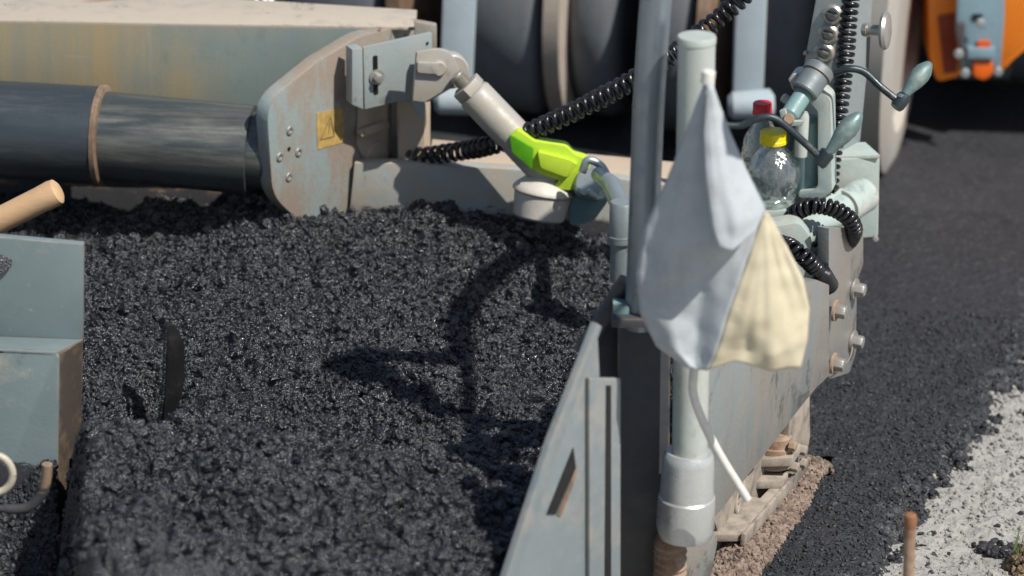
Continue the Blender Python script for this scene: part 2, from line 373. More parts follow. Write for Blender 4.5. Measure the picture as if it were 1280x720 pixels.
def stones(cx, cy, cz, size, seed, flat=.75):
    """thousands of little deformed polyhedra: returns vertices, triangles"""
    r = np.random.default_rng(seed); n = len(cx)
    v = ICO_V[None] * (1 + .42 * (r.random((n, 12, 1)) - .5) * 1.5)
    v = v * np.stack([np.ones(n), .6 + .4 * r.random(n), (.45 + .5 * r.random(n)) * flat / .75], 1)[:, None, :]
    q = r.normal(size=(n, 4)); q[:, 1:3] *= .55; q /= np.linalg.norm(q, axis=1)[:, None]; w, x, y, z = q.T
    Rm = np.stack([1 - 2 * (y * y + z * z), 2 * (x * y - z * w), 2 * (x * z + y * w), 2 * (x * y + z * w), 1 - 2 * (x * x + z * z), 2 * (y * z - x * w), 2 * (x * z - y * w), 2 * (y * z + x * w), 1 - 2 * (x * x + y * y)], 1).reshape(n, 3, 3)
    v = np.einsum('nij,nkj->nki', Rm, v) * size[:, None, None] + np.stack([cx, cy, cz], 1)[:, None, :]
    f = ICO_F[None] + (np.arange(n) * 12)[:, None, None]
    return v.reshape(-1, 3), f.reshape(-1, 3)
def npmesh(name, parts, mats, smooth_first=False):
    vs = []; fs = []; mi = []; off = 0
    quads = parts[0]; 
    me = bpy.data.meshes.new(name)
    loops = []; starts = []; totals = []; c = 0
    for (v, f, k) in parts:
        vs.append(v); loops.append((f + off).reshape(-1)); m_ = f.shape[1]
        starts.append(c + np.arange(len(f)) * m_); totals.append(np.full(len(f), m_)); c += len(f) * m_; mi.append(np.full(len(f), k)); off += len(v)
    v = np.concatenate(vs); l = np.concatenate(loops); s = np.concatenate(starts); mi = np.concatenate(mi)
    me.vertices.add(len(v)); me.vertices.foreach_set('co', v.astype(np.float32).ravel())
    me.loops.add(len(l)); me.loops.foreach_set('vertex_index', l.astype(np.int32))
    me.polygons.add(len(s)); me.polygons.foreach_set('loop_start', s.astype(np.int32))
    try: me.polygons.foreach_set('loop_total', np.concatenate(totals).astype(np.int32))
    except Exception: pass
    me.polygons.foreach_set('material_index', mi.astype(np.int32))
    for m_ in mats: me.materials.append(m_)
    me.update(calc_edges=True); me.validate()
    try: me.shade_flat()
    except Exception: pass
    o = bpy.data.objects.new(name, me); col.objects.link(o); return o
def grid(x0, x1, y0, y1, step, hf, keep=None):
    xs = np.arange(x0, x1, step); ys = np.arange(y0, y1, step); gx, gy = np.meshgrid(xs, ys)
    jx = gx + (rng.random(gx.shape) - .5) * step * .5; jy = gy + (rng.random(gx.shape) - .5) * step * .5
    z = hf(jx, jy); nx, ny = len(xs), len(ys)
    v = np.stack([jx, jy, z], -1).reshape(-1, 3)
    i = (np.arange(ny - 1)[:, None] * nx + np.arange(nx - 1)[None]).reshape(-1)
    f = np.stack([i, i + 1, i + nx + 1, i + nx], 1)
    if keep is not None:
        k = keep(v[:, 0], v[:, 1]); f = f[k[f].all(1)]
    return v, f

# gate frame : long vertical side plates run along GU, face out along GN
GU = Vector((.40, .917, 0)).normalized(); GN = Vector((GU.y, -GU.x, 0)); GP = Vector((.335, 4.15, 0))
def gate_x(y): return GP.x + (y - GP.y) * GU.x / GU.y

# ------------------------------------------------------------------ ground
_gh = lambda x, y: -.030 + .012 * fbm(x, y, 9, 5, 5, .65) + .008 * np.clip(fbm(x, y, 50, 3, 6), -.1, 1)
_gg = grid(.5, 1.4, 3.95, 5.7, .005, _gh)
_r = np.random.default_rng(3); _x = .6 + _r.random(9000) * .7; _y = 4.1 + _r.random(9000) * 1.4; _z = .0016 + .006 * _r.random(9000) ** 3.5
_gs = stones(_x, _y, _gh(_x, _y) + _z * .2, _z, 4)
tag(npmesh('ground', [(*grid(-2.5, 3.2, 3.0, 6.2, .02, lambda x, y: -.036 + .004 * fbm(x, y, 9, 3, 5)), 0), (*_gg, 0), (*_gs, 0)], [M['ground']]), kind='structure')
bm = bmesh.new(); add_prism(bm, [Vector((-60, -20, -.05)), Vector((60, -20, -.05)), Vector((60, 150, -.05)), Vector((-60, 150, -.05))], Vector((0, 0, -.3)))
tag(obj('terrain', bm, M['ground']), kind='structure')

EN = Vector((.637, 4.27)); EF = Vector((.945, 5.112))       # ragged edge of the new mat
def edge_x(y): return EN.x + (y - EN.y) * (EF.x - EN.x) / (EF.y - EN.y)
def mat_d(x, y):   # signed distance-ish, positive inside the mat (left of edge)
    return edge_x(y) - x + .06 * fbm(x, y, 5, 5, 31, .62) + .05 * fbm(x, y, 40, 2, 77)
def mat_h(x, y):
    d = mat_d(x, y); h = .03 * np.clip(d / .05, 0, 1) ** .6 - .035
    return h + .012 * np.clip(fbm(x, y, 14, 3, 3), 0, 1) * np.exp(-np.clip(d, 0, 1) / .12) + .0035 * fbm(x, y, 60, 3, 9) + .002 * fbm(x, y, 200, 2, 12) + .002
def strip_x(y): return .432 + (y - 4.245) * (.561 - .418) / (4.653 - 4.245)
keepmat = lambda x, y: (mat_d(x, y) > -.03) & (x > np.where(y < 4.72, strip_x(y) - .01, .45))
pv, pf = grid(.2, 2.0, 3.9, 6.05, .0045, mat_h, keepmat)
n = 26000; sx = rng.random(n) * 1.3 + .35; sy = 3.95 + rng.random(n) ** 1.3 * 1.5; d = mat_d(sx, sy)
k = (d > -.005) & (sx > np.where(sy < 4.72, strip_x(sy) - .006, .5)); sx, sy, d = sx[k], sy[k], d[k]
sz = .0022 + .0026 * rng.random(len(sx)) ** 2 + .006 * rng.random(len(sx)) ** 3 * np.exp(-np.clip(d, 0, 1) / .1)
s1 = stones(sx, sy, mat_h(sx, sy) + sz * .15, sz, 5)
o = npmesh('asphalt_mat', [(pv, pf, 0), (*s1, 0)], [M['mat']]); tag(o, kind='structure')
bm = bmesh.new(); add_prism(bm, [Vector((-6, 5.6, -.008)), Vector((1.15, 5.6, -.008)), Vector((1.6, 6.0, -.008)), Vector((7, 14, -.008)), Vector((7, 30, -.008)), Vector((-6, 30, -.008))], Vector((0, 0, -.03)))
tag(obj('road', bm, M['matfar']), kind='structure')

# loose crumbs of asphalt outside the edge, and a crumb patch imitating a cast shadow
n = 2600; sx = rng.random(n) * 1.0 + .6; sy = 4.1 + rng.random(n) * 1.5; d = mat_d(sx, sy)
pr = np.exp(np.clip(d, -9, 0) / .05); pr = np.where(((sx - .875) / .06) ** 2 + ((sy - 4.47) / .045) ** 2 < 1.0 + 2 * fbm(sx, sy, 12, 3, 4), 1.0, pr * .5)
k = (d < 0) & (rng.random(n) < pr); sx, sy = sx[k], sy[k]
n2 = 700; a = rng.random(n2) * 6.283; r_ = np.sqrt(rng.random(n2)) * (1 + .5 * np.sin(3 * a)); sx = np.concatenate([sx, .885 + .05 * r_ * np.cos(a)]); sy = np.concatenate([sy, 4.42 + .05 * r_ * np.sin(a)])  # dense dark crumbs laid in place of a shadow on the ground
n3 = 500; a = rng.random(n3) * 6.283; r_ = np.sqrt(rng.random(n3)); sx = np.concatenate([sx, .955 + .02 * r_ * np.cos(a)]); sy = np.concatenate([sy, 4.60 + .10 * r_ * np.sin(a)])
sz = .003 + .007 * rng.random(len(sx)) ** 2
tag(npmesh('crumbs_and_shadow_patch', [(*stones(sx, sy, -.03 + sz * .5, sz, 8), 0)], [M['mat']]), 'black asphalt crumbs spilled on the pale ground beside the road edge, with a patch standing in for a cast shadow', 'asphalt crumbs', kind='stuff')

# brown crumbly soil strip along the gate shoe
def strip_h(x, y):
    c = (strip_x(y) - .035 - x) / .045
    return .012 + .022 * np.exp(-c * c) + .02 * fbm(x, y, 18, 4, 51) - .05 * np.clip((y - 4.63) / .06, 0, 1)
ks = lambda x, y: (x < strip_x(y) + .012) & (x > gate_x(y) - .02)
pv, pf = grid(.25, .62, 3.95, 4.72, .004, strip_h, ks)
n = 5200; sy = 3.95 + rng.random(n) * .74; sx = strip_x(sy) - rng.random(n) * .085 + .008
sz = .002 + .006 * rng.random(n) ** 2.2
tag(npmesh('soil_strip', [(pv, pf, 0), (*stones(sx, sy, strip_h(sx, sy) + sz * .3, sz, 9), 0)], [M['soil']]), 'brown crumbly soil along the foot of the side plate', 'soil', kind='stuff')
n = 500; a = rng.random(n) * 6.283; r_ = np.sqrt(rng.random(n)); cpt = G(1290, 712, -.02)
sx = cpt.x + .045 * r_ * np.cos(a); sy = cpt.y + .06 * r_ * np.sin(a); sz = .003 + .006 * rng.random(n)
tag(npmesh('soil_clod', [(*stones(sx, sy, -.03 + .05 * (1 - r_ ** 2), sz, 19), 0)], [soilmat('clod_soil', (.16, .11, .06), (.34, .25, .15))]), 'heap of brown soil crumbs on pale ground in the corner', 'soil', kind='stuff')
bm = bmesh.new()
for i in range(26):
    p = Vector((cpt.x + random.uniform(-.03, .04), cpt.y + random.uniform(-.02, .05), -.01)); dr = Vector((random.uniform(-.02, .02), random.uniform(-.02, .02), random.uniform(.03, .06))); s = Vector((.0015, 0, 0))
    bm.faces.new([bm.verts.new(q) for q in (p - s, p + s, p + dr * .6 + s * .6, p + dr, p + dr * .6 - s * .6)])
tag(obj('grass', bm, M['grassm']), 'few thin green grass blades on the soil crumbs', 'grass', kind='stuff')

# ------------------------------------------------------------------ asphalt heap in the auger chamber
def sm(t): t = np.clip(t, 0, 1); return t * t * (3 - 2 * t)
def heap_base(x, y):
    z = .215 + .026 * sm((y - 4.8) / .25) + 0 * x
    z = z - .055 * sm((x + .05) / .4) * sm((y - 4.6) / .5)                    # lower to the right at the back
    crest = 4.03 + .03 * np.exp(-((x + .35) / .2) ** 2) + .02 * fbm(x, y * .2, 6, 3, 2)
    mound = np.where(y < crest, 1.0, np.exp(-((y - crest) / .055) ** 2))
    z = z + .075 * mound * (.65 + .35 * sm((-.2 - x) / .15))
    z = z + .018 * sm((x + .5) / .1) * sm((y - 4.85) / .15)
    z = z - .17 * np.exp(-(((x + .590) / .042) ** 2 + ((y - 4.36) / .10) ** 2))
    z = z - .28 * sm((-.575 - .165 * (y - 3.66) + .03 * fbm(x, y, 14, 3, 71) - x) / .05) * sm((4.28 - y) / .06)
    z = z - .03 * sm((-.50 - x) / .1) * sm((y - 4.9) / .15)
    z = z * sm((y - 3.42) / .15) - .03 * sm((3.5 - y) / .1)
    return z
def heap_h(x, y):
    z = heap_base(x, y)
    z = z + .045 * fbm(x, y, 6, 4, 21, .55)
    b1 = np.abs(fbm(x, y, 24, 3, 44)); z = z + .034 * b1
    z = z + .013 * fbm(x, y, 75, 3, 60, .7)
    z = z - .03 * np.clip(np.abs(fbm(x, y, 13, 4, 90, .6)) * -9 + .6, 0, 1) * np.clip(fbm(x, y, 5, 2, 95) * 4 + .5, 0, 1)
    return z
keeph = lambda x, y: (x < gate_x(y) - .015) & (x < .0 + (y - 3.67) * .78) & ((x < .125) | (y > 4.16))
pv, pf = grid(-1.25, .45, 3.38, 5.32, .0042, heap_h, keeph)
def scat(n, x0, x1, y0, y1, mn, ad, pw, seed, sink, yb=1.0):
    r = np.random.default_rng(seed); sx = x0 + r.random(n) * (x1 - x0); sy = y0 + r.random(n) ** yb * (y1 - y0); k = keeph(sx + .01, sy) ; sx, sy = sx[k], sy[k]
    sz = mn + ad * r.random(len(sx)) ** pw
    return stones(sx, sy, heap_h(sx, sy) + sz * sink, sz, seed + 1)
s4 = scat(2200, -1.1, .2, 3.6, 4.25, .007, .009, 1.8, 107, .15)
s1 = scat(150000, -1.15, .42, 3.7, 5.3, .0018, .0040, 2.4, 101, .3)
s2 = scat(14000, -1.1, .42, 3.7, 5.25, .005, .006, 2, 103, .1)
s3 = scat(1500, -1.1, .3, 3.7, 5.2, .008, .011, 2.2, 105, .0)
tag(npmesh('asphalt_heap', [(pv, pf, 0), (*s1, 0), (*s2, 0), (*s3, 0), (*s4, 0)], [M['mix']]), 'heap of loose glossy black hot asphalt filling the auger chamber', 'asphalt mix', kind='stuff')

# ------------------------------------------------------------------ screed (beam, cylinder, end plate, bracket, strut)
sroot = thing('paver_screed', Vector((-.5, 5.3, 0)), 'dusty teal paver screed beam with telescopic cylinder and end plate behind the asphalt', 'screed')
YB = 5.22
zt = P(200, 29, YB).z
bpts = [P(x, y, YB) for x, y in [(-80, 26), (490, 36), (490, 200), (-80, 190)]]
obj('beam', prism(bpts, Vector((0, .07, 0))), M['beam'], sroot, bevel=.004)
tp = [P(-80, 26, YB) + Vector((0, .001, -.003)), P(520, 36.5, YB) + Vector((0, .001, -.003))]
obj('beam_top', prism([tp[0], tp[1]] + [Vector((q.x, q.y, tp[1].z + (tp[0].z - tp[1].z) * (i_ / 5))) for i_, q in enumerate([G(521, 23, zt), G(345, 8, zt), G(255, -1, zt), G(200, -8, zt), G(-60, -22, zt)])], Vector((0, 0, .006))), M['beam_top'], sroot, bevel=.002)
# lower brown skirt plate
obj('skirt_plate', prism([P(-80, 185, YB + .04), P(470, 215, YB + .04), P(470, 300, YB + .04), P(-80, 300, YB + .04)], Vector((0, .05, 0))), M['brown'], sroot, bevel=.002)
# telescopic cylinder
A0, A1 = P(-60, 159, 5.10), P(128, 169.5, 5.08)
def perp(pa, pb, a, b, YY_=5.1): return (P(*a, YY_) - P(*b, YY_)).length / 2
r1 = perp(0, 0, (60, 106), (60, 222)); r2 = perp(0, 0, (220, 131), (220, 236))
obj('outer_sleeve', lathe(A0, A1, [(0, r1), (1, r1)], 64), M['chrome2'], sroot, smooth=True)
B1 = P(345, 190.5, 5.055)
obj('inner_cylinder', lathe(A1, B1, [(0, r2), (.86, r2), (.862, r2 * .86), (1, r2 * .86)], 64), M['chrome'], sroot, smooth=True)
ax = (A1 - A0).normalized()
obj('collar', lathe(A1 - ax * .007, A1 + ax * .007, [(0, r1 * 1.0), (.15, r1 * 1.03), (.8, r1 * 1.03), (1, r1 * .98)], 64), M['brown'], sroot, smooth=True)
# end plate along ED
ED = Vector((.62, .785, 0)); ENm = Vector((.785, -.62, 0)); EPt = P(338, 190, 4.97)
outline = roundpoly([(333, 128, 26), (398, 76, 0), (450, 45, 6), (520, 28, 6), (521, 60, 0), (498, 150, 0), (498, 262, 0), (438, 276, 0), (372, 274, 6), (341, 246, 20)], 4)
ep = obj('end_plate', plate(outline, EPt, ENm, .03), M['plate'], sroot, bevel=.0025)
obj('plate_flange', plate([(518, 27), (546, 32), (546, 66), (520, 75)], EPt + ED * .28, Vector((.1, -1, 0)), .02), M['plate'], sroot, bevel=.002)
def onE(x, y, off=0): return PL(x, y, EPt, ENm) + ENm * off
for (x, y) in [(362, 163), (349.5, 196), (373, 190), (361, 221)]:
    s = obj('screw', lathe(onE(x, y, -.002), onE(x, y, .003), [(0, .0088), (.8, .0088), (1, .0075), (1, .0045), (.5, .004)], 20), M['bolt'], ep)
obj('screw_hole', lathe(onE(361, 186, .0003), onE(361, 186, .0012), [(0, .004), (1, .004)], 12), M['bladedark'], ep)
for (x, y) in [(475, 35), (500, 33), (507, 45)]:
    hexbolt(ep, onE(x, y, 0), ENm, .0035, .003, M['rust'], False, name='rivet')
lab = obj('warning_label', plate([(396, 142), (429.5, 134), (430, 178), (397, 187)], EPt + ENm * .0012, ENm, .001), M['sticker'], ep)
tri = [(400, 174), (412.5, 146), (417, 170)]
bm = bmesh.new()
for a_, b_ in zip(tri, tri[1:] + tri[:1]): add_tube(bm, [onE(*a_, .0018), onE(*b_, .0018)], .0009, 6)
add_tube(bm, [onE(410, 166, .0018), onE(411.5, 153, .0018)], .0007, 6)
obj('warning_triangle', bm, M['ink'], lab)
# recess parts (below the bracket)
obj('recess_panel', plate([(448, 125), (498, 120), (498, 215), (462, 215), (446, 180)], EPt + ENm * .004, ENm, .003), M['dusty'], sroot, bevel=.001)
obj('recess_shadow_gap', plate([(489, 126), (497, 122), (497, 212), (489, 212)], EPt + ENm * .009, ENm, .003), M['dark'], sroot)
lk = obj('link_bar', plate(roundpoly([(450, 164), (487, 152), (488, 160), (453, 172)], 3), EPt + ENm * .022, ENm, .010), M['dusty'], sroot, bevel=.001)
hexbolt(lk, PL(456, 165, EPt + ENm * .022, ENm), ENm, .004, .004, M['dusty'], False)
dd = obj('round_cover', lathe(PL(467, 194, EPt, ENm), PL(467, 194, EPt, ENm) + ENm * .012, [(0, .030), (.8, .030), (1, .028)], 32), M['dusty'], sroot, smooth=True)
for (x, y) in [(458, 196), (477, 200)]: hexbolt(dd, PL(x, y, EPt + ENm * .0145, ENm), ENm, .003, .004, M['bolt'], False)
# bracket plate
BP = P(440, 100, 5.07); BN = Vector((.45, -.893, 0)).normalized()
br = obj('bracket', plate([(454, 60), (540, 41), (541, 70), (530, 128), (497, 127), (456, 137)], BP, BN, .010), M['grey'], sroot, bevel=.0015)
obj('bracket_side', plate([(440, 62), (453.5, 60), (454.5, 137), (440, 131)], BP + BN * .0, BN, .03), M['grey'], sroot, bevel=.002)
obj('slot', plate(roundpoly([(466, 70), (472, 69), (473, 118), (467, 119)], 3), BP + BN * .0008, BN, .0009), M['bladedark'], br)
hexbolt(br, PL(470.5, 96, BP, BN), BN, .0095, .016)
for (x, y) in [(534, 54)]: obj('pin_hole', lathe(PL(x, y, BP, BN), PL(x, y, BP + BN * .001, BN), [(0, .003), (1, .003)], 12), M['bladedark'], br)
# standing post
obj('post', prism([P(498, 100, 5.165), P(530, 100, 5.165), P(530, 215, 5.165), P(498, 215, 5.165)], Vector((.01, .05, 0))), M['dusty'], sroot, bevel=.002)
obj('gusset', plate([(515, 128), (531, 126), (531, 152), (524, 147)], P(520, 130, 5.09), Vector((.2, -1, 0)), .012), M['grey'], sroot, bevel=.001)
# clevis with eye
CPn = Vector((.25, -.97, 0)).normalized(); C0 = P(550, 90, 5.06)
cl = roundpoly([(521, 66, 0), (548, 61, 10), (566, 68, 14), (576, 92, 12), (568, 106, 6), (531, 128, 0), (516, 126, 0)], 4)
c_ = obj('clevis', plate(cl, C0, CPn, .012), M['strut'], sroot, bevel=.002)
obj('clevis_back', plate([(x + 4, y) for x, y in cl], C0 - CPn * .045, CPn, .012), M['strut'], sroot, bevel=.002)
pinp = PL(548, 85, C0, CPn)
obj('pin', lathe(pinp - CPn * .06, pinp + CPn * .008, [(0, .0145), (.95, .0145), (1, .012)], 24), M['strut'], c_, smooth=True)
obj('pin_keeper', plate(roundpoly([(522, 78), (549, 79), (548, 93), (522, 91)], 3), C0 + CPn * .010, CPn, .009), M['strut'], c_, bevel=.001)
eyec = PL(566, 92, C0, CPn) - CPn * .022
obj('rod_eye', lathe(eyec - CPn * .014, eyec + CPn * .014, [(0, .030), (.1, .033), (.9, .033), (1, .030)], 32), M['strut'], sroot, smooth=True)
S0, S1 = P(572, 96, 5.05), P(686, 216, 5.04)
ds = S1 - S0
st = obj('strut', lathe(S0 + ds * .16, S1 + ds * .05, [(0, .028), (.03, .0325), (1, .034)], 32), M['strut'], sroot, smooth=True)
obj('lock_nut', lathe(S0 + ds * .08, S0 + ds * .16, [(0, .031), (1, .031)], 6), M['strut'], st, bevel=.002)
obj('threaded_rod', lathe(S0 - ds * .02, S0 + ds * .12, [(0, .013)] + [(.1 + .04 * i, .013 + .002 * (i % 2)) for i in range(20)] + [(1, .013)], 20), M['bolt'], st)
# bell foot at the strut's end
bc = P(683, 216, 5.04)
axb = Vector((-.12, -.18, -1)).normalized()
bell = obj('bell_cap', lathe(bc, bc + axb * .086, [(0, .012), (.05, .030), (.12, .036), (.28, .052), (.36, .057), (.42, .0575), (.46, .053), (.95, .048), (1, .044)], 40), paint('cup_cream', (.60, .56, .48), dirt_amt=.2, rust_amt=0, rough=.45, seed=60), sroot, smooth=True)
# lime clamp
LY = 5.0
def lime(pts, off, t): return prism([P(x, y, LY + off) for x, y in pts], Vector((0, t, 0)))
lc = obj('lime_lever', lime(roundpoly([(638, 170, 1), (648, 163, 3), (668, 177, 2), (708, 183, 4), (717, 193, 3), (736, 200, 4), (738, 212, 4), (716, 238, 4), (690, 236, 4), (700, 226, 3), (672, 216, 3), (664, 208, 2), (642, 190, 2)], 2), 0, .03), M['lime'], sroot, bevel=.008)
obj('lever_flap', lime(roundpoly([(637, 168), (667, 186), (665, 212), (640, 190)], 2), -.008, .007), M['limedark'], lc, bevel=.001)
obj('lever_rib', lime(roundpoly([(672, 190), (712, 200), (722, 206), (708, 222), (676, 210)], 3), -.012, .013), M['lime'], lc, bevel=.003)
# clamp jaw + link to the post
jaw = obj('clamp_jaw', lathe(P(738, 228, 5.06), P(738, 228, 4.99), [(0, .020), (.2, .034), (.8, .034), (1, .026)], 28), M['galv'], sroot, smooth=True)
obj('clamp_body', prism([P(x, y, 5.03) for x, y in roundpoly([(706, 240, 4), (735, 205, 8), (757, 222, 8), (762, 250, 8), (742, 278, 8), (712, 284, 8)], 4)], Vector((0, .05, 0))), M['tealcyl'], sroot, bevel=.005)
obj('clamp_ring', tube(catmull([P(728, 215, 4.95), P(735, 200, 4.95), P(752, 208, 4.95), P(760, 228, 4.95), P(750, 246, 4.95), P(733, 240, 4.95)], 8), .0075, 12), M['galv'], sroot, smooth=True)
obj('link_arm', tube([P(748, 218, 4.93), P(765, 232, 4.85), P(778, 262, 4.72)], [.014, .018, .018], 16), M['galv'], sroot, smooth=True)
# long low strip plate between screed and gate
YS = 5.13
sp = [(443, 204), (520, 205), (640, 212), (760, 222), (860, 236), (860, 345), (760, 335), (600, 300), (436, 275)]
obj('strike_off_plate', prism([P(x, y, YS) for x, y in sp], Vector((0, .03, 0))), M['strip'], sroot, bevel=.002)
tl = [P(443, 204, YS), P(860, 236, YS)]
obj('top_flange', prism([P(536, 205.5, YS) + Vector((0, .03, -.004)), P(860, 236, YS) + Vector((0, .03, -.004)), P(860, 236, YS) + Vector((0, .14, -.004)), P(536, 205.5, YS) + Vector((0, .14, -.004))], Vector((0, 0, .006))), M['dusty'], sroot, bevel=.001)
for i, (x, q) in enumerate([(590, .06), (612, .09), (650, .05), (690, .08)]):
    p = P(x, 206, YS) + Vector((0, q, -.004)); obj('stud', lathe(p, p + Z * .014, [(0, .006), (1, .005)], 8), M['galv'], sroot)
# things at the top of the beam
tb = P(150, 12, YB + .2)
o = thing('dark_grille', tb, 'dark ribbed grille lying on the far edge of the dusty beam', 'grille')
obj('panel', prism([P(50, -14, YB + .25), P(152, -8, YB + .25), P(150, 5, YB + .25), P(50, -1, YB + .25)], Vector((0, .08, 0))), M['dark'], o, bevel=.002)
for i in range(9):
    x = 58 + i * 10; obj('bar', prism([P(x, -12, YB + .245), P(x + 4, -12, YB + .245), P(x + 4, .5 + i * .5, YB + .245), P(x, .5 + i * .5, YB + .245)], Vector((0, -.006, 0))), M['rust'], o)
o = thing('shackle', P(158, 4, YB + .16), 'small rusty and white shackle pin on the beam top beside the grille', 'shackle')
obj('pin', lathe(P(143, 2, YB + .18), P(168, 4, YB + .18), [(0, .005), (.1, .009), (.5, .009), (.5, .006), (1, .006)], 14), M['rust'], o, smooth=True)
obj('bow', tube(catmull([P(150, 0, YB + .18), P(150, -10, YB + .18), P(163, -12, YB + .18), P(165, 1, YB + .18)], 6), .005, 10), M['bolt'], o, smooth=True)
o = thing('cover_plate', P(200, 2, YB + .22), 'beige dusty cover plate lying on the beam beside the shackle', 'plate')
obj('sheet', prism([P(168, 7, YB + .2), P(218, -2, YB + .25), P(218, -14, YB + .35), P(168, -10, YB + .35)], Vector((0, 0, .005))), M['beam_top'], o)
o = thing('hose_bundle', P(328, 5, YB + .3), 'three short white hoses rising behind the dusty beam', 'hoses')
for i, x in enumerate((320, 330, 337)):
    obj('hose', tube(catmull([P(x - 2, 12, YB + .3), P(x, 4, YB + .3), P(x + i * 3, -8, YB + .32), P(x + i * 5, -30, YB + .33)], 6), .005, 10), M['white'], o, smooth=True)
for (x, y, s) in [(147, 9, .006), (270, 10, .004), (385, 23, .004)]:
    p = P(x, y, YB + .12); v, f = stones(np.array([p.x]), np.array([p.y]), np.array([p.z]), np.array([s]), int(x))
    tag(npmesh('asphalt_crumb', [(v, f, 0)], [M['mat']]), {147: 'larger dark asphalt crumb on the beam top below the shackle', 270: 'tiny asphalt crumb on the beam top left of the hoses', 385: 'tiny asphalt crumb on the beam top near the end plate'}[x], 'crumb')

# ------------------------------------------------------------------ end gate
g = thing('end_gate', Vector((.4, 4.3, 0)), 'grey steel screed end gate with bolted side plate, posts and sliding shoe', 'end gate')
G0 = Vector((GP.x, GP.y, 0))
def onG(x, y, off=0): return PL(x, y, G0 + GN * off, GN)
sidep = obj('side_plate', plate([(884, 470), (905, 440), (1000, 358), (1022, 350), (1037, 356), (1037, 470), (1020, 486), (900, 640), (886, 652)], G0, GN, .025), M['gate'], g, bevel=.003)
far = obj('rear_plate', plate(roundpoly([(1036, 285), (1079, 285), (1079, 330), (1071, 352, 3), (1070, 440, 3), (1062, 466, 3), (1036, 474)], 1), G0 - GN * .012, GN, .02), M['gate'], g, bevel=.0025)
for (x, y, big, w) in [(1068, 361, 1, 'bolt'), (1044, 388, 0, 'rust'), (1066, 426, 1, 'bolt'), (1042, 454, 0, 'rust')]:
    hexbolt(g, onG(x, y, 0.0 if not big else -.01), GN, .0125, .02, M['bolt'], True, M[w])
obj('fixing_wire', tube(catmull([onG(1066, 434, .004), onG(1062, 448, .006), onG(1052, 458, .004), onG(1043, 464, .006)], 6), .0012, 6), M['bolt'], g)
# front deflector plate
DN = Vector((.79, -.61, 0)).normalized(); D0 = P(632, 712, 3.68)
obj('deflector_plate', plate([(747, 414), (750, 474), (775, 474), (775, 760), (629, 760), (640, 712), (692, 552)], D0, DN, .008), M['blade_paint'], g, bevel=.0015)
bm = bmesh.new(); e0 = [PL(x, y, D0 + DN * .006, DN) for x, y in [(616, 764), (632, 712), (690, 552), (747, 400)]]
obj('edge_strip', prism([PL(x, y, D0 + DN * .012, DN) for x, y in [(747, 404), (753, 408), (702, 552), (649, 712), (636, 764), (620, 764), (636, 712), (689, 552)]], -DN * .012), M['blade_paint'], g, bevel=.002)
obj('slot', plate([(717, 560), (720, 584), (695, 643), (684, 643)], D0 + DN * .002, DN, .0014), M['bladedark'], g)
obj('slot_lip', plate([(721, 584), (723, 588), (702, 645), (697, 644)], D0 + DN * .0024, DN, .001), M['brown'], g)
obj('stiffener', plate([(737, 473), (776, 473), (776, 760), (737, 760)], D0 + DN * .008, DN, .007), M['blade_paint'], g, bevel=.002)
obj('gap', plate([(758, 482), (764, 482), (764, 760), (756, 760)], D0 + DN * .0092, DN, .001), M['bladedark'], g)
# dark upright, angle iron and head
YP = 4.10
obj('inner_web', prism([P(738, 395, 4.16), P(790, 385, 4.16), P(790, 760, 4.16), P(738, 760, 4.16)], Vector((0, .02, 0))), M['dark'], g)
dp = obj('upright_post', prism([P(772, 408, YP), P(838, 408, YP), P(836, 770, YP - .0), P(772, 770, YP)], Vector((.0, .06, 0))), M['dark'], g, bevel=.003)
obj('post_cap', prism([P(764, 399, YP - .05), P(836, 399, YP - .05), P(836, 412, YP - .05), P(764, 410, YP - .05)], Vector((0, .12, 0))), M['dark'], g, bevel=.003)
obj('cap_clip', prism([P(766, 380, YP - .03), P(788, 384, YP - .03), P(788, 400, YP - .03), P(766, 400, YP - .03)], Vector((0, .03, 0))), M['tealcyl'], g, bevel=.003)
obj('diagonal_brace', tube([P(728, 440, 4.12), P(784, 350, 4.12)], .014, 16), M['dark'], g, smooth=True)
hp = obj('hinge_post', lathe(P(778, 252, 4.7), P(776, 350, 4.7), [(0, .020), (.03, .022), (.42, .022), (.42, .025), (.5, .025), (.5, .020), (1, .019)], 24), M['galv'], g, smooth=True)
obj('hinge_rod', lathe(P(776, 345, 4.7), P(778, 440, 4.68), [(0, .012), (1, .012)], 14), M['rust'], g, smooth=True)
# pale pole with socket and foot
YO = 4.03
pw = (P(892, 100, YO) - P(845, 100, YO)).length / 2
pole = obj('jack_pole', lathe(P(871, 44, YO), P(862, 575, YO), [(0, pw * .85), (.001, pw * 1.0), (.004, pw * 1.04), (.016, pw * 1.04), (.018, pw), (1, pw)], 40), M['pale'], g, smooth=True)
sw = (P(892, 600, YO) - P(820, 600, YO)).length / 2
obj('jack_socket', lathe(P(861, 564, YO), P(856, 672, YO), [(0, sw * .78), (.04, sw * .86), (.1, sw * .90), (.5, sw * .94), (.52, sw * 1.0), (.86, sw * 1.02), (.97, sw * .92), (1, sw * .7)], 40), M['socket'], g, smooth=True)
obj('jack_screw', lathe(P(838, 668, YO + .03), P(836, 770, YO + .03), [(0, .02)] + [(.06 + .045 * i, .024 + .003 * (i % 2)) for i in range(19)] + [(1, .02)], 24), M['rust'], g)
obj('foot_plate', plate([(848, 660), (897, 668), (897, 680), (880, 770), (845, 770)], P(870, 690, 4.11), Vector((.6, -.8, 0)), .02), M['gate'], g, bevel=.003)
